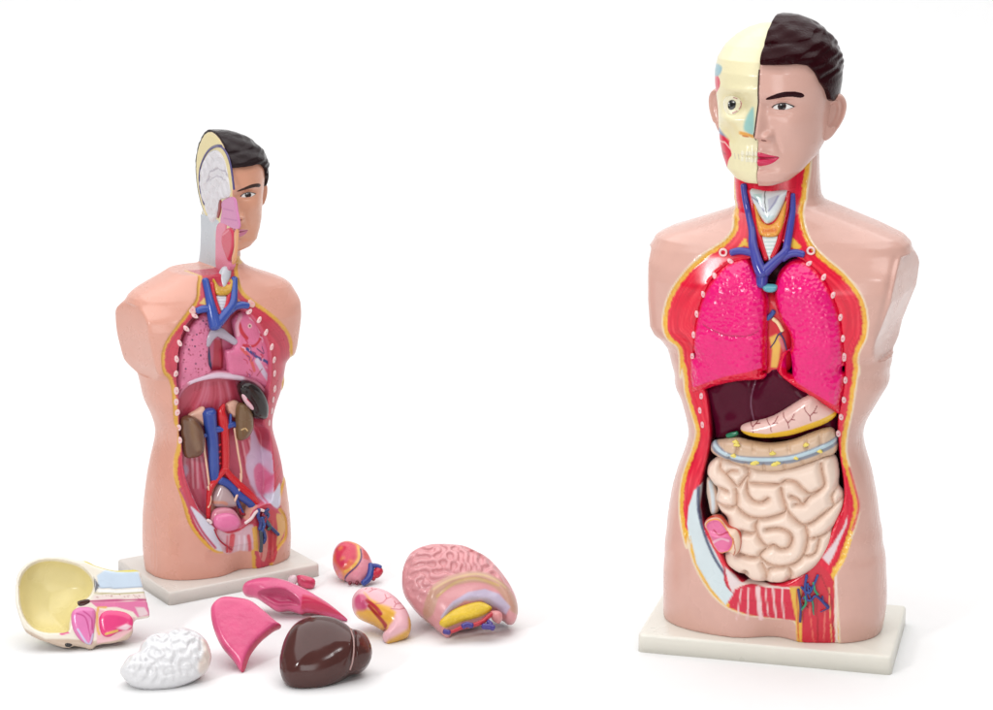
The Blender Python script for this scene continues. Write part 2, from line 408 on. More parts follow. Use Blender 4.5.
col = over(col, sstep(dO, -.0008, .0008)*fm, fatc)
strand = vnoise(dO*1.0, V[:, 2]*.05+V[:, 0]*.03, 620, 6)
redn = pigment(RED)[None]*(.80+.34*strand[:, None]) + np.array([[0, .05, .04]])*np.clip(strand-.62, 0, 1)[:, None]*2
col = over(col, sstep(dO+rag, .0046, .0064)*fm, redn)
col = over(col, sstep(dP, .001, .004)*fm, (96,16,36))
on = S.on
LY = [  # areas painted on the cut rim: iliac bone, peritoneum, pubic muscle, inguinal canal
    (np.concatenate([on('R3', (190,500),(215,480),(208,560),(222,640),(240,700)), on('R4', (285,90),(318,150),(345,205),(352,255),(375,280),(348,318),(300,262),(252,180),(232,90)), on('R3', (178,700),(165,620),(170,560))]), (222,236,240), .002, None),
    (on('R3', (205,490),(205,570),(228,660),(262,740),(300,800), curve='o'), (92,98,128), .002, .004),
    (on('R4', (345,190),(345,230),(360,265),(385,280), curve='o'), (196,24,50), .001, .0028),
    (on('R4', (752,20),(738,60),(704,115),(668,160),(690,184),(708,150),(728,100),(750,50)), (246,224,228), .002, None), (on('R4', (345,190),(395,240),(430,256),(390,264),(374,284),(358,250)), (244,226,226), .001, None),
    (on('R3', (752,640),(775,560),(762,490),(742,420), curve='o'), (220,30,72), .004, .003),
    (on('R4', (378,265),(400,248),(470,255),(560,258),(592,268),(585,372),(500,368),(420,352),(358,325)), (224,30,66), .002, None)]
for u0, u1, wd in ((455,462,.006),(505,512,.0025),(535,538,.002),(425,418,.002),(400,385,.0015),(480,488,.0015)):
    LY.append((on('R4', (u0,262),(u1,366)), (252,214,214), .0015, wd))
LY += [(on('R4', (380,262),(420,246),(500,258),(590,262), curve='o'), (250,226,218), .001, .003),
    (on('R4', (560,258),(600,258),(606,330),(600,445),(582,445),(580,370)), (246,196,74), .002, None),
    (on('R4', (585,270),(590,440)), (226,90,40), .001, .002),
    (on('R4', (602,200),(650,175),(690,210),(708,240),(712,440),(600,440)), (222,32,58), .0015, None),
    (on('R4', (650,300),(655,440)), (180,18,40), .001, .002), (on('R4', (680,320),(672,440)), (246,120,110), .001, .0015), (on('R4', (625,320),(640,440)), (246,110,96), .001, .0015),
    (on('R4', (690,260),(700,440)), (248,190,120), .001, .0012), (on('R4', (660,210),(700,300),(704,400)), (168,14,36), .001, .0012),
    (on('R4', (714,222),(716,440)), (250,226,214), .001, .004), (on('R4', (708,215),(740,165),(762,100)), (250,200,80), .001, .004)]
NECK = [(on('R2', (365,235),(340,248),(372,205),(384,238)), (248,196,70), .0012, None), (on('R2', (540,205),(572,240),(556,250),(535,240)), (248,196,70), .0012, None),
    (on('R2', (395,60),(400,150),(440,260),(455,285)), (196,16,44), .001, .004), (on('R2', (520,60),(512,150),(490,240),(470,285)), (196,16,44), .001, .004)]
fi = np.nonzero(fm)[0]
col[fi] = paint(V[fi], col[fi], LY+NECK)
M_SKIN = material('skin_plastic', rough=.24, coat=.15, bump=.05, bscale=60, spec=.5, vary=.03)
M_PAINT = material('painted_plastic', rough=.30, coat=.1, bump=.22, bscale=420, spec=.35, vary=.05)
M_GLOSS = material('glossy_organ', rough=.22, coat=.2, spec=.4, bump=.10, bscale=90, vary=.05)
obj('torso_shell', V, Q, M_SKIN, big, col)
# ---- lungs
M_LUNG = material('lung_plastic', rough=.22, coat=.1, bump=.7, bscale=165, kind='dimples', vary=.05, spec=.5)
def organ(name, par, mat, poly, base, layers=(), y0=None, off=.012, sh=None, **kw):
    sh = sh or S
    y0 = y0 or (lambda X, Z: sh.surf(X, Z)+off)
    V, Q = pillow(poly, y0, **kw)
    return obj(name, V, Q, mat, par, paint(V, base, list(layers)))
LUNG, RIM = (248,8,124), (240,10,60)
lr = smooth(np.concatenate([on('R2', (335,292),(372,284),(398,315),(425,370),(442,430),(440,500),(436,600),(437,690)), on('R3', (436,78),(428,104),(340,110),(250,130),(188,152),(178,120),(176,10)), on('R2', (186,630),(193,540),(214,440),(248,370),(298,310))]), 3)
organ('lung', big, M_LUNG, grown(lr, .003), LUNG, [(np.concatenate([on('R3', (440,62),(300,92),(182,132)), on('R3', (170,170),(260,150),(440,125))]), RIM, .002, None), (lr, RIM, .004, .004),
    (on('R2', (225,510),(300,545),(380,550),(420,535), curve='o'), (196,16,90), .001, .0016)], off=.014, tf=.021, tb=.03, R=.024, h=.0016,
    front=lambda X, Z, D: -.0012*np.exp(-(dist_line(X, Z, on('R2', (225,510),(300,545),(380,550),(420,535), curve='o'))/.0016)**2))
ll = smooth(np.concatenate([on('R2', (492,345),(510,318),(542,294),(590,300),(640,350),(680,420),(705,500),(716,600),(720,690)), on('R3', (722,60),(716,140),(702,200),(706,228),(685,216),(620,172),(550,132),(495,88),(492,62),(518,10)), on('R2', (528,700),(520,640),(540,600),(532,545),(503,500),(486,450),(480,400))]), 3)
organ('lung', big, M_LUNG, grown(ll, .003), LUNG, [(np.concatenate([on('R3', (492,50),(560,115),(640,165),(712,205)), on('R3', (712,245),(620,190),(490,100))]), RIM, .002, None), (ll, RIM, .004, .004)], off=.014, tf=.021, tb=.03, R=.024, h=.0016)
# ---- heart seen between the lungs
hp = on('R2', (425,400),(500,400),(540,480),(548,600),(525,680),(440,690),(425,600), off=.026)
ht = organ('heart', big, M_GLOSS, smooth(hp, 4), (222,30,50), [
    (on('M1', (215,330),(265,305),(300,330),(290,420),(275,545),(225,540),(235,420), off=.02), (246,196,88), .003, None),
    (on('M1', (160,240),(230,230),(270,290),(200,315),(160,300), off=.02), (214,26,44), .002, None),
    (on('M1', (165,300),(175,360), off=.02), (244,150,80), .002, .004), (on('M1', (290,340),(320,420),(310,520), off=.02), (230,120,130), .003, .004)], off=.026, tf=.013, tb=.03, R=.02)
V, Q = tube(S.on3('M1', (190,205),(220,180),(240,150), off=.012), .0032); obj('vein_stub', V, Q, M_GLOSS, ht, (58,84,160))
V, Q = tube(S.on3('M1', (235,205),(270,235),(300,290), off=.011), .0026); obj('artery_stub', V, Q, M_GLOSS, ht, (250,222,170))
V, Q = merge(tube(S.on3('M1', (300,300),(270,320),(245,370),(215,410), off=.0125), [.0009,.0009,.0008,.0006]), tube(S.on3('M1', (285,310),(310,350),(325,400),(335,440), off=.0125), [.0012,.001,.001,.0007]))
obj('coronary_vessel', V, Q, M_GLOSS, ht, (70,60,110))
# ---- liver, gall bladder, stomach
falx = on('R3', (405,110),(392,160),(388,200),(398,262), curve='o')
lv = smooth(on('R3', (440,40),(490,60),(560,120),(640,175),(690,215),(705,255),(700,310),(620,330),(520,335),(440,330),(345,312),(300,330),(252,335),(238,290),(226,200),(218,130),(330,90),(420,80)), 4)
organ('liver', big, material('liver_gloss', rough=.15, coat=0, bump=.12, bscale=45, vary=.05, spec=.16), lv, (84,8,38), [(on('R3', (405,110),(392,160),(388,200),(398,262), curve='o'), (128,84,104), .0012, .0016)], off=.030, tf=.017, tb=.02, R=.024, front=lambda X, Z, D: -.003*np.exp(-(dist_line(X, Z, falx)/.004)**2) + .004*np.sin(X*95+.4)*np.sin(Z*70))
V, Q = tube(S.on3('R3', (310,304),(328,300),(345,294), off=.012), [.003,.0036,.0025]); obj('gall_bladder', V, Q, M_GLOSS, big, (40,130,96))
st = smooth(on('R3', (596,166),(640,192),(688,222),(690,242),(655,268),(590,292),(520,312),(440,319),(382,311),(352,290),(368,268),(470,240)), 4)
veins = []
for bx, by, sgn in ((400,292,1),(465,288,1),(527,274,1),(605,250,1)):
    veins += [on('R3', (bx+2,by),(bx-1,by-20)), on('R3', (bx-1,by-18),(bx-18,by-38),(bx-20,by-48)), on('R3', (bx-1,by-18),(bx+14,by-34),(bx+22,by-50)), on('R3', (bx+8,by-28),(bx+24,by-30))]
organ('stomach', big, M_GLOSS, st, (244,202,192), [(np.concatenate([on('R3', (345,285),(390,290),(450,297),(540,280),(640,245),(700,218)), on('R3', (710,245),(600,300),(450,330),(340,310))]), (248,196,44), .002, None)] + [(v, (140,30,44), .0008, .0011) for v in veins], off=.012, tf=.016, tb=.02, R=.018, h=.0012)
# ---- bowel
cl = smooth(on('I1', (82,112),(95,95),(130,90),(185,82),(250,96),(330,106),(420,92),(500,62),(570,40),(600,52),(612,100),(604,145),(560,162),(470,196),(380,220),(300,222),(230,204),(160,178),(110,158),(85,138)), 4)
hs_ = [on('I1', *p, curve='o') for p in (((190,78),(200,110),(196,135)),((262,92),(268,125)),((335,100),(338,128)),((405,90),(415,126)),((478,66),(488,112)),((540,48),(548,95)),((130,85),(140,112)),
    ((165,150),(160,182)),((235,178),(228,208)),((310,182),(312,225)),((395,180),(400,222)),((470,165),(478,198)),((545,130),(550,165)))]
tn = on('I1', (100,100),(150,138),(220,156),(330,160),(420,153),(500,130),(560,106),(610,84), curve='o')
V, Q = pillow(cl, lambda X, Z: S.surf(X, Z)+.012, tf=.019, tb=.02, R=.014, h=.0012, creases=hs_, cw=.005, cd=.30, front=lambda X, Z, D: .0016*np.exp(-(dist_line(X, Z, tn)/.0022)**4))
tc_ = obj('transverse_colon', V, Q, M_GLOSS, big, paint(V, (226,194,166), [(tn-np.array([0, .0016]), (140,146,160), .003, .011), (tn, (196,218,228), .0015, .0048)]))
fat_spots = [(195,104),(182,150),(276,176),(365,180),(345,140),(440,158),(485,104),(540,130),(190,92),(265,182),(352,186)]
for i, (u, v) in enumerate(fat_spots):
    c = S.on3('I1', (u, v), off=-.0068)[0]; a = rng.uniform(0, 3)
    P = np.array([[math.cos(t)*.0038*(1+.3*math.sin(2*t+a)), math.sin(t)*.0030*(1+.3*math.cos(3*t+a))] for t in np.linspace(0, 2*math.pi, 14)[:-1]]) + c[[0, 2]]
    V, Q = pillow(P, c[1], tf=.0022, tb=.004, R=.002, h=.0009); obj('fat_tag', V, Q, M_GLOSS, tc_, (244,222,110))
si = smooth(on('I1', (75,190),(65,235),(90,275),(108,300),(100,340),(120,385),(150,420),(150,480),(150,540),(140,570),(150,610),(185,640),(230,662),(260,680),(310,686),(370,690),(420,680),(470,660),(520,625),(555,580),(585,520),(602,450),(625,400),(640,350),(635,310),(615,280),(618,230),(604,165),(560,155),(470,185),(380,205),(300,205),(230,190),(160,170),(120,160)), 4)
CR = [((130,165),(125,205),(150,230),(180,265),(200,280),(225,250),(245,225),(238,195)), ((245,225),(237,270),(240,310),(265,340),(300,345),(325,330)),
    ((245,265),(290,268),(340,270),(375,270),(400,255),(440,262),(470,290),(500,310),(540,295),(560,270),(550,220),(545,185)), ((95,288),(130,290),(155,300)),
    ((105,352),(150,365),(190,360),(195,320),(190,290)), ((190,360),(220,390),(260,410),(320,412),(380,395),(400,375),(385,320),(378,285)),
    ((400,375),(430,410),(470,440),(510,430),(550,400),(600,360),(640,330)), ((420,320),(450,335),(470,355),(490,330),(520,310),(540,295)), ((440,355),(470,355)),
    ((285,415),(272,450),(290,500),(320,530),(350,525),(375,540),(410,535),(425,500),(410,470),(370,455),(320,460)),
    ((480,440),(490,500),(470,570),(430,605),(370,615),(320,600),(290,570),(310,545),(335,530)), ((215,470),(255,475),(275,470)), ((200,560),(250,575),(290,575)),
    ((300,600),(320,640),(330,625),(370,615)), ((490,500),(540,490),(595,460)), ((410,615),(420,650),(400,690)), ((230,640),(215,665)), ((320,640),(310,690)), ((600,360),(590,320),(615,285)), ((150,230),(170,215),(195,215)),
    ((540,490),(520,560),(470,570)), ((60,245),(95,288))]
CR = [on('I1', *p, curve='o') for p in CR]
organ('small_intestine', big, material('intestine_gloss', rough=.30, coat=.4, bump=.06, bscale=70, vary=.03), si, (254,228,210), [(c, (230,186,156), .004, .001) for c in CR], off=.016, tf=.021, tb=.02, R=.014, h=.0013, creases=CR, cw=.0092, cd=.66)  # crease lines painted darker: shade between the coils put into the colour
ac = smooth(on('I1', (62,255),(92,282),(108,330),(112,395),(80,410),(66,360),(58,310)), 4)
organ('ascending_colon', big, M_GLOSS, ac, (238,214,196), [(on('I1', (78,270),(90,330),(92,400), curve='o'), (222,232,236), .002, .005)], off=.020, tf=.012, tb=.02, R=.010)
ce = smooth(on('I1', (62,428),(88,400),(130,400),(165,438),(200,448),(218,490),(212,540),(188,562),(165,546),(132,552),(102,522),(82,470)), 4)
cei = smooth(on('I1', (72,430),(92,408),(128,408),(158,445),(185,480),(182,515),(160,540),(128,542),(105,515),(88,470)), 4)
organ('caecum', big, M_GLOSS, ce, (246,214,190), [(ce, (206,70,50), .0014, .0022), (cei, (240,120,168), .0014, None), (cei, (236,150,70), .0010, .0016), (on('I1', (105,450),(130,470),(165,455), curve='o'), (200,50,90), .001, .0018), (on('I1', (105,500),(135,485),(165,495), curve='o'), (250,190,210), .002, .003), (on('I1', (188,480),(196,530),(186,556), curve='o'), (200,90,60), .0008, .0012)],
    off=-.002, tf=.013, tb=.02, R=.008, h=.0011, front=lambda X, Z, D: -.005*sstep(sdist(X, Z, cei), 0, .004) + .003*np.exp(-(dist_line(X, Z, on('I1', (95,470),(130,480),(175,470), curve='o'))/.003)**2))
# ---- ribs cut across, along both sides of the chest
ribs = [('R2', u, v, a) for u, v, a in ((318,290,60),(262,342,30),(222,408,20),(199,478,12),(188,552,5),(183,628,0),(597,299,-50),(650,347,-25),(683,411,-20),(709,490,-10),(718,565,-5),(722,635,0))] + \
       [('R3', u, v, a) for u, v, a in ((184,25,0),(215,166,-8),(210,217,0),(219,268,0),(723,25,0),(727,110,0),(722,180,5),(712,241,8),(702,300,8))]
def ribcut(par, sh, zoom, u, v, ang, a=.0052, b=.0032, colr=(252,206,208), off=.0015):
    c = sh.on(zoom, (u, v))[0]; t = np.linspace(0, 2*math.pi, 15)[:-1]; w = math.radians(90+ang)
    P = np.stack([c[0]+a*np.cos(t)*math.cos(w)-b*np.sin(t)*math.sin(w), c[1]+a*np.cos(t)*math.sin(w)+b*np.sin(t)*math.cos(w)], 1)
    V, Q = pillow(P, lambda X, Z: sh.surf(X, Z)+.004+off, tf=.0032, tb=.004, R=.0022, h=.0009)
    return obj('rib', V, Q, M_GLOSS, par, paint(V, colr, [(c[None], (236,120,140), .001, .0022)]))
for r in ribs: ribcut(big, S, *r)
for u, v in ((295,257),(606,251)):                           # collar bones, cut across: a pale ring each
    c = S.on3('R2', (u, v), off=.001)[0]; t = np.linspace(0, 2*math.pi, 13)
    V, Q = tube(np.stack([c[0]+.0042*np.cos(t), np.full(13, c[1]), c[2]+.0042*np.sin(t)], 1), .0015, cap=False, per=2); obj('collar_bone', V, Q, M_GLOSS, big, (252,214,212))
# ---- neck: larynx, thyroid, windpipe, veins
M_BONE = material('pale_cartilage', rough=.3, coat=.4, bump=.05, bscale=90, vary=.03)
lx = smooth(on('N1', (172,55),(280,68),(395,62),(385,120),(335,225),(290,262),(255,250),(195,150)), 4)
organ('larynx', big, M_BONE, lx, (232,238,240), [(on('N1', (265,60),(268,130),(278,200)), (40,30,34), .0004, .0011), (on('N1', (195,80),(250,80),(250,150),(215,130)), (196,222,218), .002, None), (on('N1', (285,110),(360,80),(330,140),(290,170)), (204,204,218), .002, None),
    (on('N1', (190,100),(235,130),(262,180), curve='o'), (150,150,176), .0015, .002), (on('N1', (345,95),(320,140),(290,180), curve='o'), (160,160,190), .0015, .002), (on('N1', (250,205),(290,262),(330,210)), (206,226,228), .001, None)], off=.006, tf=.010, tb=.01, R=.010, h=.0010)
wp = smooth(on('N1', (240,330),(350,330),(320,430),(295,490),(275,470)), 4)
organ('windpipe', big, M_BONE, wp, (238,242,240), [(on('N1', (262+i*2,345+22*i),(332-i*2,345+22*i)), (196,214,210), .001, .0014) for i in range(6)], off=.009, tf=.008, tb=.01, R=.006, h=.0010)
th = smooth(on('N1', (195,135),(218,150),(240,235),(285,268),(330,240),(372,150),(398,110),(385,230),(345,330),(245,335),(215,270)), 4)
organ('thyroid_gland', big, material('lumpy_gland', rough=.35, coat=.3, bump=.6, bscale=260, vary=.12), th, (244,166,62), [(on('N1', (260,300),(330,295)), (228,120,40), .004, .004)], off=.004, tf=.007, tb=.01, R=.005, h=.0010)
BLUE = (72,74,165)
r5 = .0052
ves = [tube(S.on3('N1', (140,30),(150,110),(170,200),(190,300),(196,390),(225,500),(252,560), off=.001), [.0042,.0044,.0046,.005,.006,.0075,.0085]),
       tube(S.on3('N1', (66,430),(110,420),(160,425),(195,440),(230,510), off=.002), [.0044,.0048,.005,.005,.005]),
       tube(S.on3('N1', (432,85),(430,180),(415,280),(398,380),(385,430),(330,480),(262,545), off=.001), [.003,.004,.0048,.005,.006,.0062,.0075]),
       tube(S.on3('N1', (492,440),(450,432),(410,440),(370,470), off=.002), [.0044,.005,.005,.004]),
       tube(S.on3('N1', (250,520),(248,580),(245,625), off=.004), [.0085,.008,.007])]
V, Q = merge(*ves); obj('neck_vein', V, Q, M_GLOSS, big, BLUE)
for P in (((175,60),(195,150),(215,260),(240,360),(275,470)), ((405,75),(395,170),(372,270),(345,380),(310,460))):
    V, Q = tube(S.on3('N1', *P, off=.004), .0036); obj('neck_artery', V, Q, M_GLOSS, big, (214,20,44))
V, Q = pillow(smooth(on('N1', (250,625),(290,618),(338,628),(330,660),(290,670),(255,655)), 4), lambda X, Z: S.surf(X, Z)+.004, tf=.007, tb=.01, R=.005, h=.001); obj('vein_ring', V, Q, M_GLOSS, big, (96,172,188))
# ---- spermatic cord vessels in the groin
for P, c in ((((600,255),(625,275),(640,250),(655,215)), (56,76,150)), (((605,290),(630,300),(650,285),(690,325)), (60,70,140)), (((600,330),(615,310),(612,285)), (60,150,110)), (((640,240),(645,265),(655,280)), (60,150,110)), (((590,262),(598,320),(596,370)), (70,60,120)), (((618,215),(612,260),(620,300)), (50,70,150))):
    V, Q = tube(S.on3('R4', *P, off=.001), .0017); obj('cord_vessel', V, Q, M_GLOSS, big, c)
for k in range(5):
    u, v = 604+rng.uniform(0, 66), 222+rng.uniform(0, 80); c = [(56,76,150), (70,60,120), (150,20,50), (60,140,110)][k % 4]
    V, Q = tube(S.on3('R4', (u, v), (u+rng.uniform(-12, 14), v+18), (u+rng.uniform(-14, 22), v+36), (u+rng.uniform(-16, 30), v+52), off=.001), [.0013, .0013, .0011, .0007]); obj('cord_vessel', V, Q, M_GLOSS, big, c)
# ------------------------------------------------------------------ head, in centimetre-like units: x right, y away, z up from the chin
ZK = [0,.7,2,3.9,5.8,8,10,12,14,16,18,20,21.5,22.6,23.2,23.5]
WK = [2.1,4.0,5.5,6.75,7.45,7.75,7.95,8.25,8.5,8.6,8.35,7.35,5.9,4.2,2.6,.2]
FK = [-8.2,-8.7,-8.9,-8.75,-8.8,-8.85,-8.95,-9.0,-9.35,-9.3,-8.6,-6.9,-5.0,-3.0,-1.2,.8]
BK = [-5.4,-4.0,-1.6,2.8,6.2,8.2,9.3,9.9,10.2,10.1,9.4,8.0,6.4,4.6,3.2,1.2]
CK = [-6.4,-5.8,-4.6,-1.6,.2,.8,1,1,1,1,1,1,1,1,1,1]
def gs(v, c, s): return np.exp(-((v-c)/s)**2)
def face_relief(x, z, skull=False):
    ax = np.abs(x)
    if skull:
        B = -1.9*gs(ax,3.3,1.75)*gs(z,11.6,1.35) + .8*gs(ax,4.6,1.8)*gs(z,9.3,.9) - .9*gs(ax,4.6,1.2)*gs(z,6.8,1.2)
        t = np.clip((12.8-z)/5.2, 0, 1); B = B + (.15+.8*t)*np.exp(-(x/(.7+.5*t))**2)*np.where(z < 7.6, gs(z,7.6,.4), np.where(z > 12.8, gs(z,12.8,1.), 1))
        B = B + .35*np.exp(-(x/3.2)**4)*gs(z,4.2,1.5) + .10*np.cos(ax*2*np.pi/.85)*np.exp(-(x/3.0)**4)*gs(z,4.2,1.0) - .25*np.exp(-(x/3.0)**4)*gs(z,4.2,.12)
        return B + .45*gs(x,0,1.8)*gs(z,1.4,1.1) + .40*gs(ax,3.2,2.2)*gs(z,13.4,.6)
    t = np.clip((12.4-z)/5.1, 0, 1); h = .16+2.2*t**1.25; sg = .64+.42*t
    m = np.where(z < 7.3, gs(z,7.3,.55), np.where(z > 12.4, gs(z,12.4,1.1), 1))
    B = h*m*np.exp(-(ax/sg)**2.2)
    B = B + 1.40*gs(ax,1.52,.64)*gs(z,7.2,.72) - .16*gs(ax,2.3,.35)*gs(z,7.3,.9)
    B = B - 1.10*gs(ax,2.8,1.9)*gs(z,11.7,.95) + .34*gs(ax,3.1,2.3)*gs(z,13.1,.65)
    B = B + .70*gs(ax,3.25,1.35)*gs(z,11.5,.70) - .22*gs(ax,3.25,1.6)*gs(z,12.35,.18) - .16*gs(ax,3.0,1.5)*gs(z,10.6,.25)
    B = B + .40*gs(ax,4.9,1.8)*gs(z,9.0,1.6) - .26*gs(ax,4.3,1.4)*gs(z,5.2,1.7)
    B = B + .22*gs(x,0,2.4)*gs(z,4.8,1.9) - .28*np.exp(-((ax-2.3-.35*(7.3-z))/.4)**2)*gs(z,6.0,1.2)
    B = B - .14*gs(x,0,.35)*gs(z,5.7,.6)
    B = B + .44*np.exp(-(ax/2.0)**2)*gs(z,4.62,.42)*(1-.25*gs(x,0,.3)) + .56*np.exp(-(ax/1.7)**2)*gs(z,3.55,.46) - .36*np.exp(-(ax/2.4)**4)*gs(z,4.1,.13)
    B = B - .38*np.exp(-(x/2.1)**2)*gs(z,2.6,.42) + .50*gs(x,0,1.9)*gs(z,1.25,1.0)
    return B
HH = .13
HX = np.arange(-10.4, 10.5, HH); HY = np.arange(-12.6, 12.2, HH); HZ = np.arange(-.9, 25.4, HH)
def head_field(x, skull=False, inset=0.0):
    X = x[:, None, None]; Y = HY[None, :, None]; Z = HZ[None, None, :]
    ze = HZ + (.07*np.clip(HZ-11, 0, None) if skull else 0)
    g = lambda v: np.interp(ze, ZK, v)[None, None, :]
    w, f, b, c = g(WK), g(FK), g(BK), g(CK)
    B = face_relief(x[:, None], HZ[None, :], skull)[:, None, :]
    y = Y + B*np.clip((c-1.0-Y)/4.5, 0, 1)
    D = np.where(y < c, c-f, b-c); n = np.interp(HZ, [0, 6, 12, 18, 24], [2.3, 2.45, 2.3, 2.15, 2.05])[None, None, :]
    F = ((np.abs(X/w)**n + (np.abs(y-c)/D)**n)**(1/n) - 1)*np.minimum(w, D)
    F = np.maximum(F, np.maximum(-Z, Z-(23.5 if not skull else 22.6)))
    return F + inset
def front_of(F, x):
    N = F < 0; j = np.argmax(N, axis=1); ok = N.any(axis=1); j1 = np.clip(j, 1, None); I, K = np.indices(j.shape)
    a = F[I, j1-1, K]; b = F[I, j1, K]; y = HY[j1-1] + HH*a/(a-b+1e-9); y = np.where(ok, y, 0.0)
    return lambda X, Z: bil(y, x[0], HZ[0], HH, np.asarray(X, float), np.asarray(Z, float))
XS = HX[HX > -.4]; XK = HX[HX < .4]
F_SKIN = np.maximum(head_field(XS), -XS[:, None, None]); SURF = front_of(head_field(XS), XS)
F_SKULL = np.maximum(head_field(XK, True, .25), XK[:, None, None]+.02); SURFK = front_of(head_field(XK, True, .25), XK)
def hair_field():
    X = XS[:, None, None]; Y = HY[None, :, None]; Z = HZ[None, None, :]
    phi = np.degrees(np.arctan2(np.abs(X), -(Y-1.0)))
    zh = np.interp(phi, [0, 30, 40, 47, 54, 62, 72, 80, 98, 106, 114, 180], [17.3, 17.45, 17.2, 16.2, 14.6, 13.6, 12.0, 11.6, 12.3, 9.0, 6.0, 4.6])
    wv = .13*np.sin(2.1*Z + .16*phi + 1.2*np.sin(.05*phi)) + .07*np.sin(4.7*Z - .21*phi)
    F = head_field_at(12+(HZ-12)/1.045, 1.07) - .38*gs(phi, 20, 28)*gs(Z, 18.6+.012*phi, .9) + .30*gs(phi, 18, 30)*gs(Z, 20.0+.01*phi, .30) + .22*gs(phi, 60, 22)*gs(Z, 15.5+.05*(phi-60), .35) - wv*sstep(Z, 14, 17)*(1-sstep(Z, 22.5, 23.6))
    return np.maximum(np.maximum(F, (zh-Z)*.75), .07-X)
def head_field_at(zs, e=1.0):
    X = XS[:, None, None]; Y = HY[None, :, None]; g = lambda v: np.interp(zs, ZK, v)[None, None, :]
    w, f, b, c = g(WK)*(e+.03), g(FK)*e, g(BK)*e, g(CK); D = np.where(Y < c, c-f, b-c)
    F = ((np.abs(X/w)**2.1 + (np.abs(Y-c)/D)**2.1)**(1/2.1) - 1)*np.minimum(w, D)
    return np.maximum(F, (zs-23.3)[None, None, :])
F_HAIR = hair_field()
M_HAIR = material('hair_plastic', rough=.14, coat=0, bump=.30, bscale=2.2, vary=.08, spec=.07)
M_FACE = material('face_plastic', rough=.24, coat=.15, bump=.04, bscale=1.2, vary=.02)
M_SK = material('skull_plastic', rough=.33, coat=.35, bump=.12, bscale=2.2, vary=.03)
M_TINY = material('painted_detail', rough=.22, coat=.5, vary=.02)
class Head:
    """places head geometry into a model: cm units -> the model's metres"""
    def __init__(s, fr, root, hc, k, yaw):
        s.k = k; s.hc = np.array(hc); c, n = math.cos(yaw), math.sin(yaw); s.R = np.array([[c,-n,0],[n,c,0],[0,0,1.0]]); s.root = root
        wl = fr.loc + fr.scale*(fr.M @ s.hc); s.fr = Frame(wl, fr.rotz+yaw, fr.scale*k)
        s.main = bpy.data.objects.new('head', None)
    def base(s, name, V, Q, mat, col):
        s.main = obj(name, V, Q, mat, s.root, col); s.main.location = s.hc; s.main.scale = (s.k,)*3
        s.main.rotation_euler = (0, 0, math.atan2(s.R[1, 0], s.R[0, 0])); return s.main
    def part(s, name, V, Q, mat, col, parent=None): return obj(name, V, Q, mat, parent or s.main, col)
    def on(s, zoom, *pts, sk=False, curve=None):
        P = s.fr.xz(px(zoom, *pts), SURFK if sk else SURF)
        return smooth(P, 4, curve == 'c') if curve else P
    def patch(s, name, poly, mat, base, tf, sk=False, R=.3, h=.08, layers=(), front=None, lift=0):
        sf = SURFK if sk else SURF
        V, Q = pillow(poly, lambda X, Z: sf(X, Z)-lift, tf=tf, tb=.25, R=R, h=h, front=front)
        return s.part(name, V, Q, mat, paint(V, base, list(layers)))
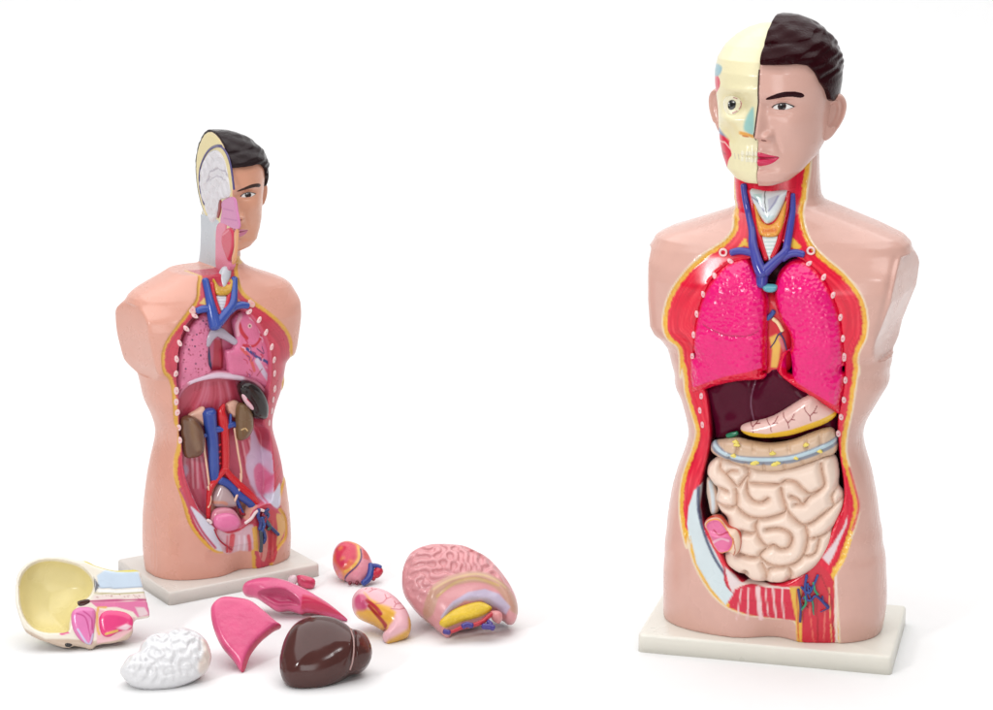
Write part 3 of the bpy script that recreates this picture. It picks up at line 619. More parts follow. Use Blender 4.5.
def face_parts(H, skin, lip, white=(244,240,236), brow=(48,18,24), iris=(44,16,12), hair=(44,10,16), cutcol=(120,70,60)):
    """skin half of the head with brow, eye, lips, ear and hair; features in head units, eye at x=3.2 z=11.5"""
    V, Q = nets(F_SKIN, (XS[0], HY[0], HZ[0]), HH, 1)
    cf = (V[:, 0] < .04)
    col = np.tile(pigment(skin), (len(V), 1)); col[cf] = pigment(cutcol)
    nos = [(np.array([[.8, 6.72], [1.25, 6.72]]), (110,50,44), .12, .34)]
    fm = V[:, 1] < 0; i = np.nonzero(fm)[0]; col[i] = paint(V[i], col[i], nos)
    H.base('head', V, Q, M_FACE, col)
    V, Q = nets(F_HAIR, (XS[0], HY[0], HZ[0]), HH, 2); H.part('hair', V, Q, M_HAIR, pigment(hair)[None].repeat(len(V), 0))
    br = smooth([(.95,12.60),(2.0,13.15),(3.4,13.62),(4.8,13.66),(5.8,13.35),(6.0,12.85),(5.5,12.66),(4.6,12.84),(3.4,12.80),(2.1,12.50),(1.1,12.35)], 4)
    H.patch('eyebrow', br, M_HAIR, brow, .09, R=.35)
    ey = smooth([(1.65,11.30),(2.2,11.75),(3.1,12.02),(3.95,11.90),(4.85,11.45),(4.15,11.13),(3.2,10.98),(2.25,11.06)], 5)
    up = smooth([(1.7,11.30),(2.3,11.76),(3.1,12.0),(3.9,11.9),(4.9,11.42)], 5, False); lo = smooth([(2.2,11.05),(3.2,10.97),(4.1,11.12),(4.8,11.44)], 5, False)
    ic = np.array([[3.15, 11.50]])
    lay = [(ic, iris, .06, 1.22), (ic, (8,5,6), .05, .52), (np.array([[2.98,11.72]]), (255,255,255), .04, .16), (np.array([[1.85,11.33]]), (226,150,140), .1, .3), (up, (22,10,10), .06, .24), (lo, (110,56,50), .06, .09)]  # small white dot is a catchlight painted on the iris
    e = H.patch('eye', ey, M_TINY, white, .10, R=.4, h=.055, layers=lay)
    lid = smooth([(1.6,11.28),(2.2,11.80),(3.1,12.06),(4.0,11.95),(5.0,11.40),(4.95,11.55),(4.0,12.14),(3.1,12.26),(2.2,12.0)], 4)
    H.patch('eyelid', lid, M_FACE, skin, .13, R=.14, h=.06, layers=[(up+np.array([0, .03]), (40,20,20), .05, .10)])
    lp_ = smooth([(.02,4.80),(.35,4.95),(.8,4.88),(1.8,4.62),(3.0,4.30),(2.6,3.72),(1.9,3.28),(1.0,3.02),(.02,2.98)], 4)
    lp_ = lp_[lp_[:, 0] > -.02]
    H.patch('lips', lp_, M_TINY, lip, .05, R=.3, h=.07, layers=[(np.array([[0,4.08],[1.2,4.12],[2.85,4.28]]), (130,20,40), .1, .12)])
    ear(H, 1, skin)
def ear(H, sg, skin, size=1.08, lx=7.75):
    E_ = smooth([(-1.0,8.6),(-1.35,10.2),(-.7,12.0),(.6,12.7),(1.9,12.3),(2.55,11.0),(2.3,9.2),(1.5,7.6),(.6,6.3),(-.4,5.7),(-1.0,6.4)], 4)
    con = smooth([(-.5,8.4),(-.6,9.6),(.1,10.9),(1.1,11.2),(1.5,10.2),(1.1,8.6),(.4,7.6)], 4)
    rim = smooth([(-.75,10.6),(-.3,11.9),(.7,12.3),(1.7,11.9),(2.15,10.8),(1.9,9.2),(1.2,7.8)], 4, False)
    V, Q = pillow(E_, 0.0, tf=.62, tb=.30, R=.5, h=.085, front=lambda X, Z, D: -.75*sstep(sdist(X, Z, con), -.25, .45) + .34*gs(dist_line(X, Z, rim), 0, .28) - .26*gs(dist_line(X, Z, rim+np.array([-.48, -.35])), 0, .22))
    # pillow axes: x' back along the head, front of the pillow turned outwards and flared forward
    a = math.radians(52); bx = np.array([math.sin(a)*sg, math.cos(a), 0]); out = np.array([math.cos(a)*sg, -math.sin(a), 0])
    P = np.array([sg*lx, 1.0, 0]) + V[:, :1]*bx*size - V[:, 1:2]*out + np.outer(V[:, 2], [0, 0, 1.0])
    if sg > 0: Q = Q[:, ::-1] if np.linalg.det(np.stack([bx, -out, [0, 0, 1.0]])) < 0 else Q
    else: Q = Q[:, ::-1] if np.linalg.det(np.stack([bx, -out, [0, 0, 1.0]])) < 0 else Q
    H.part('ear', P, Q, M_FACE, pigment(skin)[None].repeat(len(P), 0))
# ---- head of the large model
yh = -.008
hx = FR.xz(px('X', (774, 120)), yh)[0][0]
zc = FR.xz(px('X', (762, 187)), yh-.080)[0][1]; zt = FR.xz(px('X', (776, 12)), yh-.005)[0][1]
HR = Head(FR, big, (hx, yh, zc), (zt-zc)/24.1, math.radians(-6))
face_parts(HR, SKIN_R, (216,30,84))
V, Q = nets(F_SKULL, (XK[0], HY[0], HZ[0]), HH, 1)
CREAM = (246,236,192)
hon = lambda *p, z='H2': HR.on(z, *p, sk=True)
lay = [(smooth(hon((95,215),(120,235),(180,250),(205,275),(190,330),(205,400),(185,440),(215,540),(165,470),(130,330),(100,270)), 3), (226,32,70), .12, None),
    (smooth(hon((110,225),(160,240),(200,265),(190,300),(140,275),(110,255)), 3), (120,140,180), .25, None),
    (hon((120,290),(165,325),(200,370)), (252,200,190), .10, .18), (hon((125,320),(170,400)), (150,14,40), .1, .14),
    (smooth(hon((95,440),(125,470),(135,540),(115,600),(85,620),(75,540), z='H1'), 3), (226,36,74), .15, None),
    (smooth(hon((100,420),(120,395),(150,420),(130,470),(105,460), z='H1'), 3), (150,190,200), .4, None),
    (hon((85,560),(100,640),(95,680), z='H1'), (246,170,60), .2, .35), (hon((92,20),(90,120),(100,210)), (244,180,80), .2, .35),
    (smooth(hon((275,230),(300,150),(335,110),(335,275),(290,262)), 3), (160,208,200), .55, None), (hon((250,265),(290,275),(330,288)), (240,170,70), .25, .5), (hon((270,285),(300,290)), (210,120,40), .1, .2),
    (smooth(hon((130,205),(180,195),(245,230),(240,300),(205,330)), 3), (246,234,184), .6, None)]
for k in range(5): lay.append((hon((222+22*k,395+6*k),(226+22*k,425+4*k)), (196,190,180), .08, .1))
fm = V[:, 1] < .5; col = np.tile(pigment(CREAM), (len(V), 1)); i = np.nonzero(fm)[0]; col[i] = paint(V[i], col[i], lay)
sko = HR.part('skull_half', V, Q, M_SK, col); sko.scale.x = 1.05
for row, zt_ in ((0, 4.62), (1, 3.74)):
    for k in range(6):
        cx = -.32-.50*k*(1-.03*k); P = np.array([[cx-.21, zt_-.34], [cx+.21, zt_-.34], [cx+.23, zt_+.2], [cx+.1, zt_+.38], [cx-.1, zt_+.38], [cx-.23, zt_+.2]])
        HR.patch('tooth', smooth(P, 3), M_TINY, (248,242,214), .05, sk=True, R=.16, h=.07)
c0 = hon((205,90))[0]; t = np.linspace(0, 2*math.pi, 25)[:-1]
sc_ = np.stack([c0[0]-.1+1.6*np.cos(t), c0[1]+1.38*np.sin(t)], 1)
ring = [np.stack([c0[0]+1.30*np.cos(np.linspace(a, b, 8)), c0[1]+1.08*np.sin(np.linspace(a, b, 8))], 1) for a, b in ((-.5,.5),(1.0,1.4),(-1.3,-.8))]
HR.patch('eye', sc_, M_TINY, (248,240,208), .75, sk=True, R=1.9, h=.09, layers=[(c0[None]+np.array([[0,-.1],[0,.15]]), (14,10,12), .08, 1.15), (c0[None]+np.array([[.22,.4]]), (250,250,250), .06, .2)] + [(r_, (190,110,120), .06, .14) for r_ in ring])  # white dot on the pupil is a painted glint
ear(HR, -1, SKIN_R, lx=7.95)
sm = [(-.05, float(SURF(.05, z))-.03, z) for z in np.linspace(6.8, 16.6, 14)]
V, Q = tube(sm, .10); HR.part('seam', V, Q, M_TINY, (70,36,34))
# ------------------------------------------------------------------ the smaller model on the left, emptied, head cut in half
SKIN_L = (229,167,148)
gL = ground(218.5, 574, 0); ROT_L = math.radians(33)
f1 = Frame(gL, ROT_L, 1.0)
z1 = f1.xz(px('L1', (500, 35)), -.005)[0][1]
SC = float(z1/(zt+.001))
FL = Frame(gL, ROT_L, SC)
small = thing('anatomical_torso', 'smaller torso model emptied down to its brown kidneys and blue vessels, head sliced in half', 'anatomy model', gL, ROT_L, SC)
V, Q = slab(.306, .228, 0.0, PLATE, .005)
obj('base_plate', V, Q, material('pale_plastic', rough=.35, coat=.15, rgb=(226,218,210), vary=.015), small)
zz = np.linspace(PLATE-.01, float(min(XL[0].max(), XR[0].max())), 90)
half = (np.interp(zz, *XR) - np.interp(zz, *XL))/2
half = np.convolve(np.pad(half, 1, 'edge'), [.25, .5, .25], 'valid')
T = Shell(FL, None, (zz, -half*.945), (zz, half*.945), YF, YB, arm_z, tip_z, neck_z, cuts=(3, 3), stump=(.20, .10))
tn_ = lambda z, *p, **k: T.on(z, *p, **k)
O_L = smooth(np.concatenate([
    tn_('L1', (408,560),(410,640)), tn_('L2', (405,70),(402,120),(372,163),(330,220),(292,272),(266,320),(256,370),(264,430),(288,458),(299,500),(304,560),(310,640)),
    tn_('L3', (308,0),(304,60),(290,120),(292,190),(320,270),(350,370),(400,440),(450,482),(500,488),(570,480),(604,480),(618,570),(674,570),(688,500),(712,462),(738,420)),
    tn_('LC', (752,420),(738,375),(712,330),(722,260),(738,190),(745,100),(738,10)),
    tn_('L2', (738,640),(748,560),(768,470),(790,395),(806,350),(804,300),(784,250),(740,200),(690,160),(640,125),(602,90),(582,40),(576,-20)), tn_('L1', (592,600),(590,560))]), 3)
dp = .030
PIT_L = smooth(np.concatenate([
    tn_('L2', (512,110),(480,165),(425,178),(392,196),(352,250),(332,330),(324,420),(326,500),(332,600),(334,709)),
    tn_('L3', (322,40),(325,90),(330,150),(352,230),(392,320),(425,365),(470,395),(540,395),(585,370),(612,320),(650,298),(682,290),(692,245),(694,195),(686,100),(674,10)),
    tn_('L2', (690,640),(709,540),(721,440),(722,360),(708,300),(670,225),(622,172),(590,155),(545,160)), ]), 3)
T.open(O_L, PIT_L, deep=.030, slope=.011)
# ledge where the missing half of head and neck sits
lz = T.fr.xz(px('L1', (440, 622)), 0.0)[0][1]
def ledge(F, X, Y, Z):
    F = groin(F, X, Y, Z)
    return np.maximum(F, np.minimum(.010-X, Z-lz))
V, Q = T.mesh(ledge)
fm = (V[:, 1] < np.minimum(T.cut(V[:, 0], V[:, 2])+.06, .03)) & (V[:, 2] > .012)
dO = bil(T.dO, T.x[0], T.z[0], T.h, V[:, 0], V[:, 2]); dP = bil(T.dP, T.x[0], T.z[0], T.h, V[:, 0], V[:, 2])
col = np.tile(pigment(SKIN_L), (len(V), 1))
neckcut = (np.abs(V[:, 0]-.010) < .0035) & (V[:, 2] > lz+.002)
fm &= ~neckcut
REDL = (206,62,84)
col = over(col, sstep(dO, -.0012, .0012)*fm, (232,178,74))
redn = pigment(REDL)[None]*(.84+.30*vnoise(dO, V[:, 2]*.05+V[:, 0]*.03, 520, 6)[:, None])
col = over(col, sstep(dO+(vnoise(V[:,0],V[:,2],420,3)-.5)*.002, .0052, .0075)*fm, redn)
col = over(col, sstep(dP, -.001, .002)*fm, (216,96,122))
col[neckcut] = pigment((206,212,218))
tf_ = lambda z, *p, curve=None: T.on(z, *p, off=dp, curve=curve)     # on the back wall of the cavity
ts_ = lambda z, *p, curve=None: T.on(z, *p, off=.003, curve=curve)    # on the cut rim
PINK, LILAC = (232,132,168), (222,196,222)
LY = [(tf_('LA', (300,320),(360,320),(440,380),(480,560),(300,570)), (226,112,150), .003, None), (tf_('LA', (325,350),(372,360),(372,540),(312,540)), (206,60,84), .004, None),
    (tf_('LA', (290,400),(298,470),(305,525), curve='o'), (52,66,120), .0015, .0055), (tf_('LA', (366,350),(374,420),(374,520), curve='o'), (160,30,50), .0015, .003),
    (tf_('LB', (100,300),(120,180),(180,80),(320,50),(480,60),(600,120),(640,300),(640,400),(540,420),(300,420),(120,420)), (212,84,108), .003, None)]
for k in range(15):                                           # muscle strands of the diaphragm crura, flank and loin
    u = 150+30*k+rng.uniform(-9, 9); LY.append((tf_('LB', (u, 240),(u*.75+95, 150),(u*.6+140+rng.uniform(-8, 8), 75), curve='o'), ((226,122,146) if rng.random() < .5 else (192,58,80)), .0045, rng.uniform(.0015, .005)))
for (a, b), (c, d) in ((((180,500),(190,700))), ((210,520),(215,700)), ((235,520),(262,700)), ((480,430),(520,640)), ((520,420),(580,640)), ((545,380),(620,520)), ((140,520),(120,690))):
    LY.append((tf_('LB', (a, b),(c, d)), (196,58,86), .003, .004)); LY.append((tf_('LB', (a+14, b),(c+16, d)), (238,162,176), .003, .0035))
LY += [(smooth(tf_('LB', (545,330),(575,390),(600,450),(660,500),(690,580),(700,709),(560,709),(530,600),(515,520),(540,470)), 3), (220,190,218), .006, None),
    (smooth(tf_('LC', (520,70),(590,50),(650,80),(700,110),(712,230),(705,320),(640,300),(600,320),(560,230),(520,140)), 3), (226,196,224), .005, None),
    (smooth(tf_('LC', (560,120),(600,80),(640,160),(615,260),(580,240)), 3), (232,128,168), .006, None), (tf_('LC', (600,300),(620,200),(640,120)), (226,110,150), .004, .004),
    (smooth(tf_('LC', (110,200),(170,140),(160,90),(110,130)), 3), (216,180,206), .006, None),
    (tf_('LC', (130,220),(200,330),(270,400), curve='o'), (240,200,214), .003, .005), (tf_('LC', (180,200),(240,340)), (200,60,90), .003, .004),
    (smooth(tf_('LC', (300,270),(350,190),(430,230),(560,330),(540,420),(470,390),(440,320),(300,420)), 3), (226,160,142), .004, None)]
LR = [(smooth(ts_('LC', (178,335),(230,370),(300,430),(345,500),(392,575),(385,600),(330,590),(270,525),(215,440)), 3), (222,222,236), .003, None),
    (ts_('LC', (120,230),(180,350),(250,480),(330,580), curve='o'), (196,70,104), .003, .004),
    (smooth(ts_('LC', (340,470),(400,495),(470,480),(550,440),(560,590),(480,600),(380,610)), 3), (226,186,196), .003, None)]
for u0, u1, w_, c_ in ((430,420,.011,(218,84,92)),(500,505,.004,(240,222,232)),(525,540,.007,(214,84,96)),(470,470,.003,(240,220,230)),(400,395,.003,(204,80,96))):
    LR.append((ts_('LC', (u0,510),(u1,595)), c_, .004, w_))
LR += [(ts_('LC', (545,460),(575,450),(590,600),(560,600)), (236,180,80), .002, None), (smooth(ts_('LC', (640,370),(690,370),(700,480),(690,600),(670,660),(630,660),(632,520)), 3), (206,60,72), .002, None),
    (smooth(ts_('LC', (690,380),(725,388),(742,420),(738,480),(700,560),(690,560),(698,470)), 3), (232,176,96), .003, None), (ts_('LC', (655,420),(650,640)), (170,36,50), .002, .002), (ts_('LC', (672,420),(664,640)), (232,120,110), .0015, .0015),
    (smooth(ts_('LC', (580,480),(630,470),(640,560),(620,660),(590,620)), 3), (224,150,140), .002, None), (ts_('LC', (605,520),(600,640)), (200,70,80), .002, .003),
    (ts_('LC', (640,330),(690,350),(712,330), curve='o'), (204,76,112), .002, .003), (smooth(ts_('LC', (650,300),(690,230),(712,200),(708,320),(690,345)), 3), (218,218,236), .004, None)]
LR += [(ts_('LA', (232,140),(268,100),(278,150)), (236,196,110), .0015, None), (ts_('LA', (462,110),(480,130),(520,135),(470,150)), (236,196,110), .0015, None)]
fi = np.nonzero(fm & (dP > .0015))[0]; col[fi] = paint(V[fi], col[fi], LY)
fi = np.nonzero(fm)[0]; col[fi] = paint(V[fi], col[fi], LR)
obj('torso_shell', V, Q, material('skin_plastic_warm', rough=.30, coat=.15, bump=.05, bscale=60, vary=.02, spec=.5), small, col)
def org(name, zoom, pts, base, off, layers=(), par=None, mat=None, n=4, **kw):
    off = off*DK; P = smooth(T.on(zoom, *pts, off=off), n)
    V, Q = pillow(P, lambda X, Z: T.surf(X, Z)+off, **kw)
    return obj(name, V, Q, mat or M_GLOSS, par or small, paint(V, base, list(layers)))
DK = .62                                                     # how deep the cavity is, relative to the first trace
def pipe(name, zoom, pts, r, off, c, par=None, **kw):
    V, Q = tube(T.on3(zoom, *pts, off=off*DK), r, **kw); return obj(name, V, Q, M_GLOSS, par or small, pigment(c)[None].repeat(len(V), 0))
# ---- cut lungs on the back wall
spk = [(T.on('LA', (rng.uniform(125,290), rng.uniform(215,640)), off=.036*.62), (150,40,60) if rng.random() < .4 else (198,92,124), .0012, rng.uniform(.0016,.0034)) for _ in range(95)]
spk += [(T.on('LA', (u, v), off=.036*.62), (40,30,70), .001, .003) for u, v in ((245,238),(262,256),(205,318),(160,405),(195,388),(230,440),(140,520),(200,490),(180,350))]
M_CUT = material('cut_lung', rough=.32, coat=.1, bump=.5, bscale=200, vary=.07)
org('lung', 'LA', ((205,240),(255,196),(285,198),(300,250),(292,300),(286,380),(282,480),(300,540),(250,575),(180,600),(132,645),(108,700),(100,640),(108,540),(110,460),(128,380),(160,305)), PINK, .036, spk, mat=M_CUT, tf=.008, tb=.01, R=.01)
br_ = lambda *p: T.on('LA', *p, off=.036*.62, curve='o')
l2 = [(br_((450,240),(470,300),(500,340)), (206,50,66), .002, .007), (br_((470,200),(445,260),(450,320)), (240,170,190), .002, .006), (br_((520,220),(560,250),(580,300)), (244,186,206), .002, .005),
    (br_((590,300),(575,350),(540,385),(480,380)), (206,50,66), .002, .005), (br_((500,400),(560,450),(620,480),(640,520)), (62,72,140), .002, .005), (br_((560,470),(600,540),(640,600)), (226,206,230), .003, .009),
    (br_((470,400),(520,460),(545,530)), (226,96,96), .002, .006), (br_((590,520),(560,560)), (170,40,70), .0015, .002), (br_((560,400),(600,430),(590,390)), (120,60,110), .001, .002), (br_((600,340),(640,400)), (196,70,110), .0015, .002),
    (T.on('LA', (518,266), off=.036*.62), (246,206,200), .001, .008), (T.on('LA', (518,266), off=.036*.62), (40,26,30), .0008, .0042), (br_((530,180),(580,230),(630,320)), (206,80,116), .0012, .0015)]
for k in range(22):
    u, v = rng.uniform(470, 640), rng.uniform(250, 560); a_ = rng.uniform(.3, 1.4); n_ = rng.uniform(18, 46)
    l2.append((br_((u, v),(u+n_*.5*math.cos(a_)+4, v+n_*.5*math.sin(a_)),(u+n_*math.cos(a_+.3), v+n_*math.sin(a_+.3))), [(206,60,96), (244,180,204), (150,60,120), (196,44,60)][k % 4], .001, rng.uniform(.0012, .0028)))
org('lung', 'LA', ((425,240),(465,195),(520,182),(572,222),(622,292),(660,380),(684,470),(682,600),(668,690),(640,670),(590,612),(500,578),(430,570),(400,575),(392,500),(384,420),(430,400),(438,330)), (230,120,160), .036, l2, mat=M_CUT, tf=.009, tb=.01, R=.01)
pipe('bronchus', 'LA', ((278,385),(300,335),(340,305),(395,335),(445,368)), [.006,.0085,.010,.0075,.006], .030, (188,176,192), flat=.8)
# ---- diaphragm rim, kidneys, adrenals, spleen
rimp = T.on3('LA', (104,700),(130,648),(180,602),(250,576),(330,560),(400,564),(480,578),(560,604),(615,655),(645,705), off=.032*.62)
V, Q = tube(rimp, [.003,.004,.005,.006,.008,.008,.006,.005,.004,.003]); obj('diaphragm', V, Q, M_GLOSS, small, paint(V, (206,120,146), [(rimp[2:7][:, [0, 2]], (232,206,224), .004, .010)]))
org('adrenal_gland', 'LB', ((165,270),(210,238),(262,218),(268,330),(215,300)), (238,186,164), .040, tf=.006, tb=.01, R=.006)
org('adrenal_gland', 'LB', ((392,205),(440,178),(470,200),(455,280),(410,262)), (238,186,164), .040, tf=.006, tb=.01, R=.006)
org('kidney', 'LB', ((128,285),(175,268),(228,308),(256,370),(255,460),(232,505),(185,520),(146,510),(132,420),(120,345)), (112,76,56), .022, [(T.on('LB', (170,300),(180,380),(200,450), off=.022*.62, curve='o'), (134,100,76), .008, .010)], tf=.018, tb=.014, R=.017)
org('kidney', 'LB', ((458,205),(500,196),(540,245),(548,330),(522,390),(480,416),(452,400),(448,300)), (122,92,62), .022, [(T.on('LB', (465,345),(482,335),(495,348), off=.022*.62, curve='o'), (236,200,140), .001, .002)], tf=.015, tb=.014, R=.015)
sp = org('spleen', 'LB', ((468,85),(512,62),(572,84),(618,145),(636,220),(622,285),(574,290),(540,270),(518,222),(482,172),(464,125)), (38,28,28), .019, tf=.016, tb=.02, R=.016, mat=material('dark_gloss', rough=.14, coat=.1, bump=.08, bscale=50, vary=.06, spec=.4))
org('splenic_hilum', 'LB', ((482,140),(520,146),(555,190),(580,235),(572,256),(535,232),(500,190)), (240,196,206), .008, [(T.on('LB', (505,165),(530,190), off=.014*.62), (200,50,90), .0015, .004), (T.on('LB', (540,200),(560,240), off=.014*.62), (226,130,170), .0015, .005)], par=sp, tf=.006, tb=.01, R=.007)
# ---- great vessels
VB, AR = (58,84,168), (214,34,44)
pipe('vena_cava', 'LB', ((290,248),(297,320),(308,400),(316,500),(320,600),(326,655)), [.0135,.0125,.0115,.0105,.010,.009], .034, VB)
pipe('renal_vein', 'LB', ((318,352),(370,345),(420,322),(455,325)), [.007,.006,.006,.005], .029, VB)
pipe('renal_vein', 'LB', ((412,320),(416,290),(418,262)), [.004,.003,.002], .028, VB)
pipe('renal_vein', 'LB', ((275,385),(255,388)), .004, .030, VB)
pipe('iliac_vein', 'LC', ((352,175),(410,205),(470,265),(530,310),(565,370),(585,420)), [.008,.008,.008,.008,.007,.006], .030, VB)
pipe('iliac_vein', 'LC', ((430,230),(455,300),(490,375)), [.005,.004,.003], .032, VB)
def redpipe(name, zoom, pts, r, off, colr=AR): return pipe(name, zoom, pts, r, off, colr)
redpipe('aorta', 'LB', ((378,205),(362,250),(372,300),(382,370),(386,460),(386,560),(382,595)), [.003,.008,.010,.0085,.008,.008,.008], .032)
redpipe('iliac_artery', 'LC', ((380,115),(345,160),(305,212),(290,270),(285,400)), [.0065,.006,.006,.005,.004], .028)
redpipe('iliac_artery', 'LC', ((385,115),(420,160),(470,210),(530,265),(580,325)), [.0065,.007,.008,.008,.006], .027)
for v in (440,480,515,550): redpipe('lumbar_artery', 'LB', ((358,v),(348,v+6)), .002, .030)
CRM = (244,196,170)
redpipe('ureter', 'LB', ((440,345),(452,420),(462,490),(478,580),(482,640)), .0022, .026, colr=CRM)
redpipe('ureter', 'LC', ((478,140),(476,190),(458,260),(440,305)), .0024, .022, colr=CRM)
redpipe('ureter', 'LB', ((258,395),(262,470),(275,560),(292,690)), .0022, .028, colr=CRM)
redpipe('ureter', 'LC', ((285,215),(300,290),(285,340)), .0022, .024, colr=CRM)
org('rectum', 'LC', ((305,300),(325,240),(352,198),(400,226),(440,285),(446,330),(400,340),(330,335)), (190,164,166), .036, [(T.on('LC', (310,305),(350,300),(375,310), off=.036*.62, curve='o'), (212,150,130), .003, .006)], tf=.014, tb=.014, R=.016)
org('bladder', 'LC', ((300,420),(320,360),(370,338),(430,350),(470,400),(478,450),(440,485),(380,490),(325,470)), (222,140,160), .022, [(T.on('LC', (310,450),(360,485),(430,488),(474,455), off=.022*.62, curve='o'), (150,40,70), .002, .003)], tf=.010, tb=.02, R=.016)
org('bladder', 'LC', ((316,425),(335,385),(390,370),(445,385),(470,425),(455,465),(390,482),(335,465)), (240,128,176), .010, tf=.010, tb=.014, R=.014)
redpipe('sperm_duct', 'LC', ((505,432),(540,405),(565,370),(592,355),(612,360)), .0030, .000, colr=(246,222,222))
redpipe('sperm_duct', 'LC', ((280,415),(296,422),(302,432)), .0030, .008, colr=(246,222,222))
redpipe('pelvic_artery', 'LC', ((322,470),(350,530),(395,570),(425,590)), .0016, .000, colr=(170,40,60))
redpipe('pelvic_artery', 'LC', ((398,565),(396,605)), .0016, .000, colr=(190,50,60))
redpipe('pelvic_artery', 'LC', ((470,350),(480,375),(500,380)), .0026, .028, colr=(150,30,50))
for P, c in ((((585,350),(580,390),(595,430),(588,470)), (60,70,140)), (((620,360),(640,385),(625,410),(640,440),(690,490)), (50,66,120)), (((600,400),(615,440),(600,480)), (60,90,160)), (((605,380),(625,400),(615,430)), (150,40,60)), (((630,420),(650,450),(640,470)), (60,90,80)),
             (((595,480),(600,540),(596,600)), (70,80,90)), (((612,480),(622,520),(610,550)), (56,70,130)), (((680,480),(700,500)), (60,70,120)), (((640,350),(625,370),(612,400)), (62,60,120))):
    redpipe('cord_vessel', 'LC', P, .0034, -.001, colr=c)
# ---- ribs
for z_, u, v, a in [('LA',*q) for q in ((212,214,55),(162,290,40),(122,376,25),(104,470,12),(100,558,5),(102,655,0),(535,190,-60),(594,238,-40),(634,312,-25),(668,398,-15),(682,475,-8),(684,555,-3),(684,648,0))] + [('LB',*q) for q in ((103,128,0),(101,192,0),(108,255,0),(114,345,0),(120,418,0),(686,112,0),(676,178,5),(668,245,5),(652,315,8))]:
    ribcut(small, T, z_, u, v, a, a=.0072, b=.0042, colr=(246,206,206))
for u, v in ((196,178),(548,140)): ribcut(small, T, 'LA', u, v, 30, a=.0085, b=.0075, colr=(240,188,180))
# ---- neck front
org('larynx', 'L1', ((502,650),(520,615),(542,615),(546,650),(522,700),(508,690)), (206,208,216), .010, tf=.006, tb=.02, R=.01, mat=M_BONE)
org('windpipe', 'LA', ((325,90),(395,90),(388,150),(368,190),(345,170)), (220,218,226), .012, [(T.on('LA', (335,105+18*i),(390,105+18*i), off=.012*.62), (186,182,196), .001, .0016) for i in range(4)], mat=M_BONE, tf=.007, tb=.012, R=.007)
org('thyroid_gland', 'LA', ((312,-10),(330,10),(350,35),(385,35),(410,0),(430,-10),(422,60),(395,90),(340,90),(318,60)), (212,160,48), .006, tf=.008, tb=.012, R=.006, mat=MATS['lumpy_gland'])
vv = [tube(T.on3('LA', (268,0),(285,80),(300,150),(315,220),(330,275), off=.002), [.0065,.007,.0085,.011,.0125]), tube(T.on3('LA', (220,182),(255,172),(290,175),(310,215), off=.003), [.006,.007,.007,.008]),
      tube(T.on3('LA', (440,-10),(436,80),(428,140),(395,190),(345,250), off=.002), [.006,.007,.008,.009,.010]), tube(T.on3('LA', (518,152),(480,148),(440,160),(405,190), off=.003), [.006,.007,.007,.007])]
V, Q = merge(*vv); obj('neck_vein', V, Q, M_GLOSS, small, pigment((58,84,168))[None].repeat(len(V), 0))
redpipe('neck_artery', 'LA', ((305,20),(318,100),(340,170),(355,205)), .0045, .004, colr=(206,44,66)); redpipe('neck_artery', 'LA', ((412,20),(405,100),(388,170),(370,200)), .0045, .004, colr=(206,44,66))
# ---- head: right half, its cut face showing brain, nose and throat
hx2 = FL.xz(px('X', (219, 200)), yh)[0][0]
HL = Head(FL, small, (hx2*.6, yh, zc), (zt-zc)/24.1, math.radians(-4)); WIDE = 1.22
face_parts(HL, (226,164,136), (206,120,150), brow=(70,52,48), hair=(44,34,36), cutcol=(238,222,170))
HL.main.scale.x *= WIDE
def sag(zoom, *pts):
    P = HL.fr.loc3(px(zoom, *pts), 0.0, axis=0); return P[:, 1:]
def slice_(name, poly, base, tf, layers=(), R=.4, x0=.05, par=None, mat=None, **kw):
    V, Q = pillow(smooth(poly, 4), 0.0, tf=tf, tb=kw.pop('tb', .3), R=R, h=kw.pop('h', .10), **kw)
    P = np.stack([V[:, 1]-0*x0, V[:, 0], V[:, 2]], 1)
    return HL.part(name, P, Q[:, ::-1], mat or M_GLOSS, paint(V, base, list(layers)), par)
zf = np.linspace(11.5, 22.6, 12); zb = np.linspace(22.8, 3.4, 16)
bone = np.array([(np.interp(q, ZK, FK)+.55, q) for q in zf] + [(np.interp(q, ZK, BK)-.30, q) for q in zb] + [(2.0, 6.5), (0.0, 9.5), (-4.0, 10.5)])
slice_('skull_bone', bone, (238,220,162), .10, [(smooth(sag('L1', (437,350),(422,300),(417,250),(420,205),(433,165),(452,132),(475,114),(500,108),(522,118),(540,142),(552,170),(560,205)), 5, False), (84,74,126), .10, .62)])
lab = labyrinth(150, 150, 15, 4, 5)
def gyri(X, Z, D):
    u = bil(lab, -10, 0, .17, X, Z); return .15*u*sstep(D, .1, .6)
brain = sag('L1', (424,300),(421,240),(432,182),(456,138),(482,124),(506,136),(525,172),(536,222),(546,285),(544,318),(522,328),(500,338),(497,380),(474,432),(455,402),(440,350))
slice_('brain', brain, (226,222,226), .35, [(sag('L1', (455,260),(470,215),(500,200),(530,215),(545,250)), (190,184,192), .2, .35), (sag('L1', (465,250),(500,232),(530,250)), (194,188,196), .2, .3)], R=.7, front=gyri, h=.09)
dl = sag('L1', (438,352),(423,300),(418,250),(421,205),(434,165),(453,132),(476,114),(498,110),(518,120),(536,150),(548,190),(556,240),(562,290))
V, Q = tube(np.column_stack([np.full(len(dl), -.10), dl]), .19); HL.part('dura', V, Q, M_GLOSS, pigment((84,74,126))[None].repeat(len(V), 0))
slice_('nasal_cavity', sag('L1', (512,338),(560,322),(574,380),(584,448),(560,456),(530,440),(505,430),(510,380)), (216,134,182), .16, [(sag('L1', (520,370),(560,380)), (196,110,164), .2, .3), (sag('L1', (520,410),(575,420)), (196,110,164), .2, .3)])
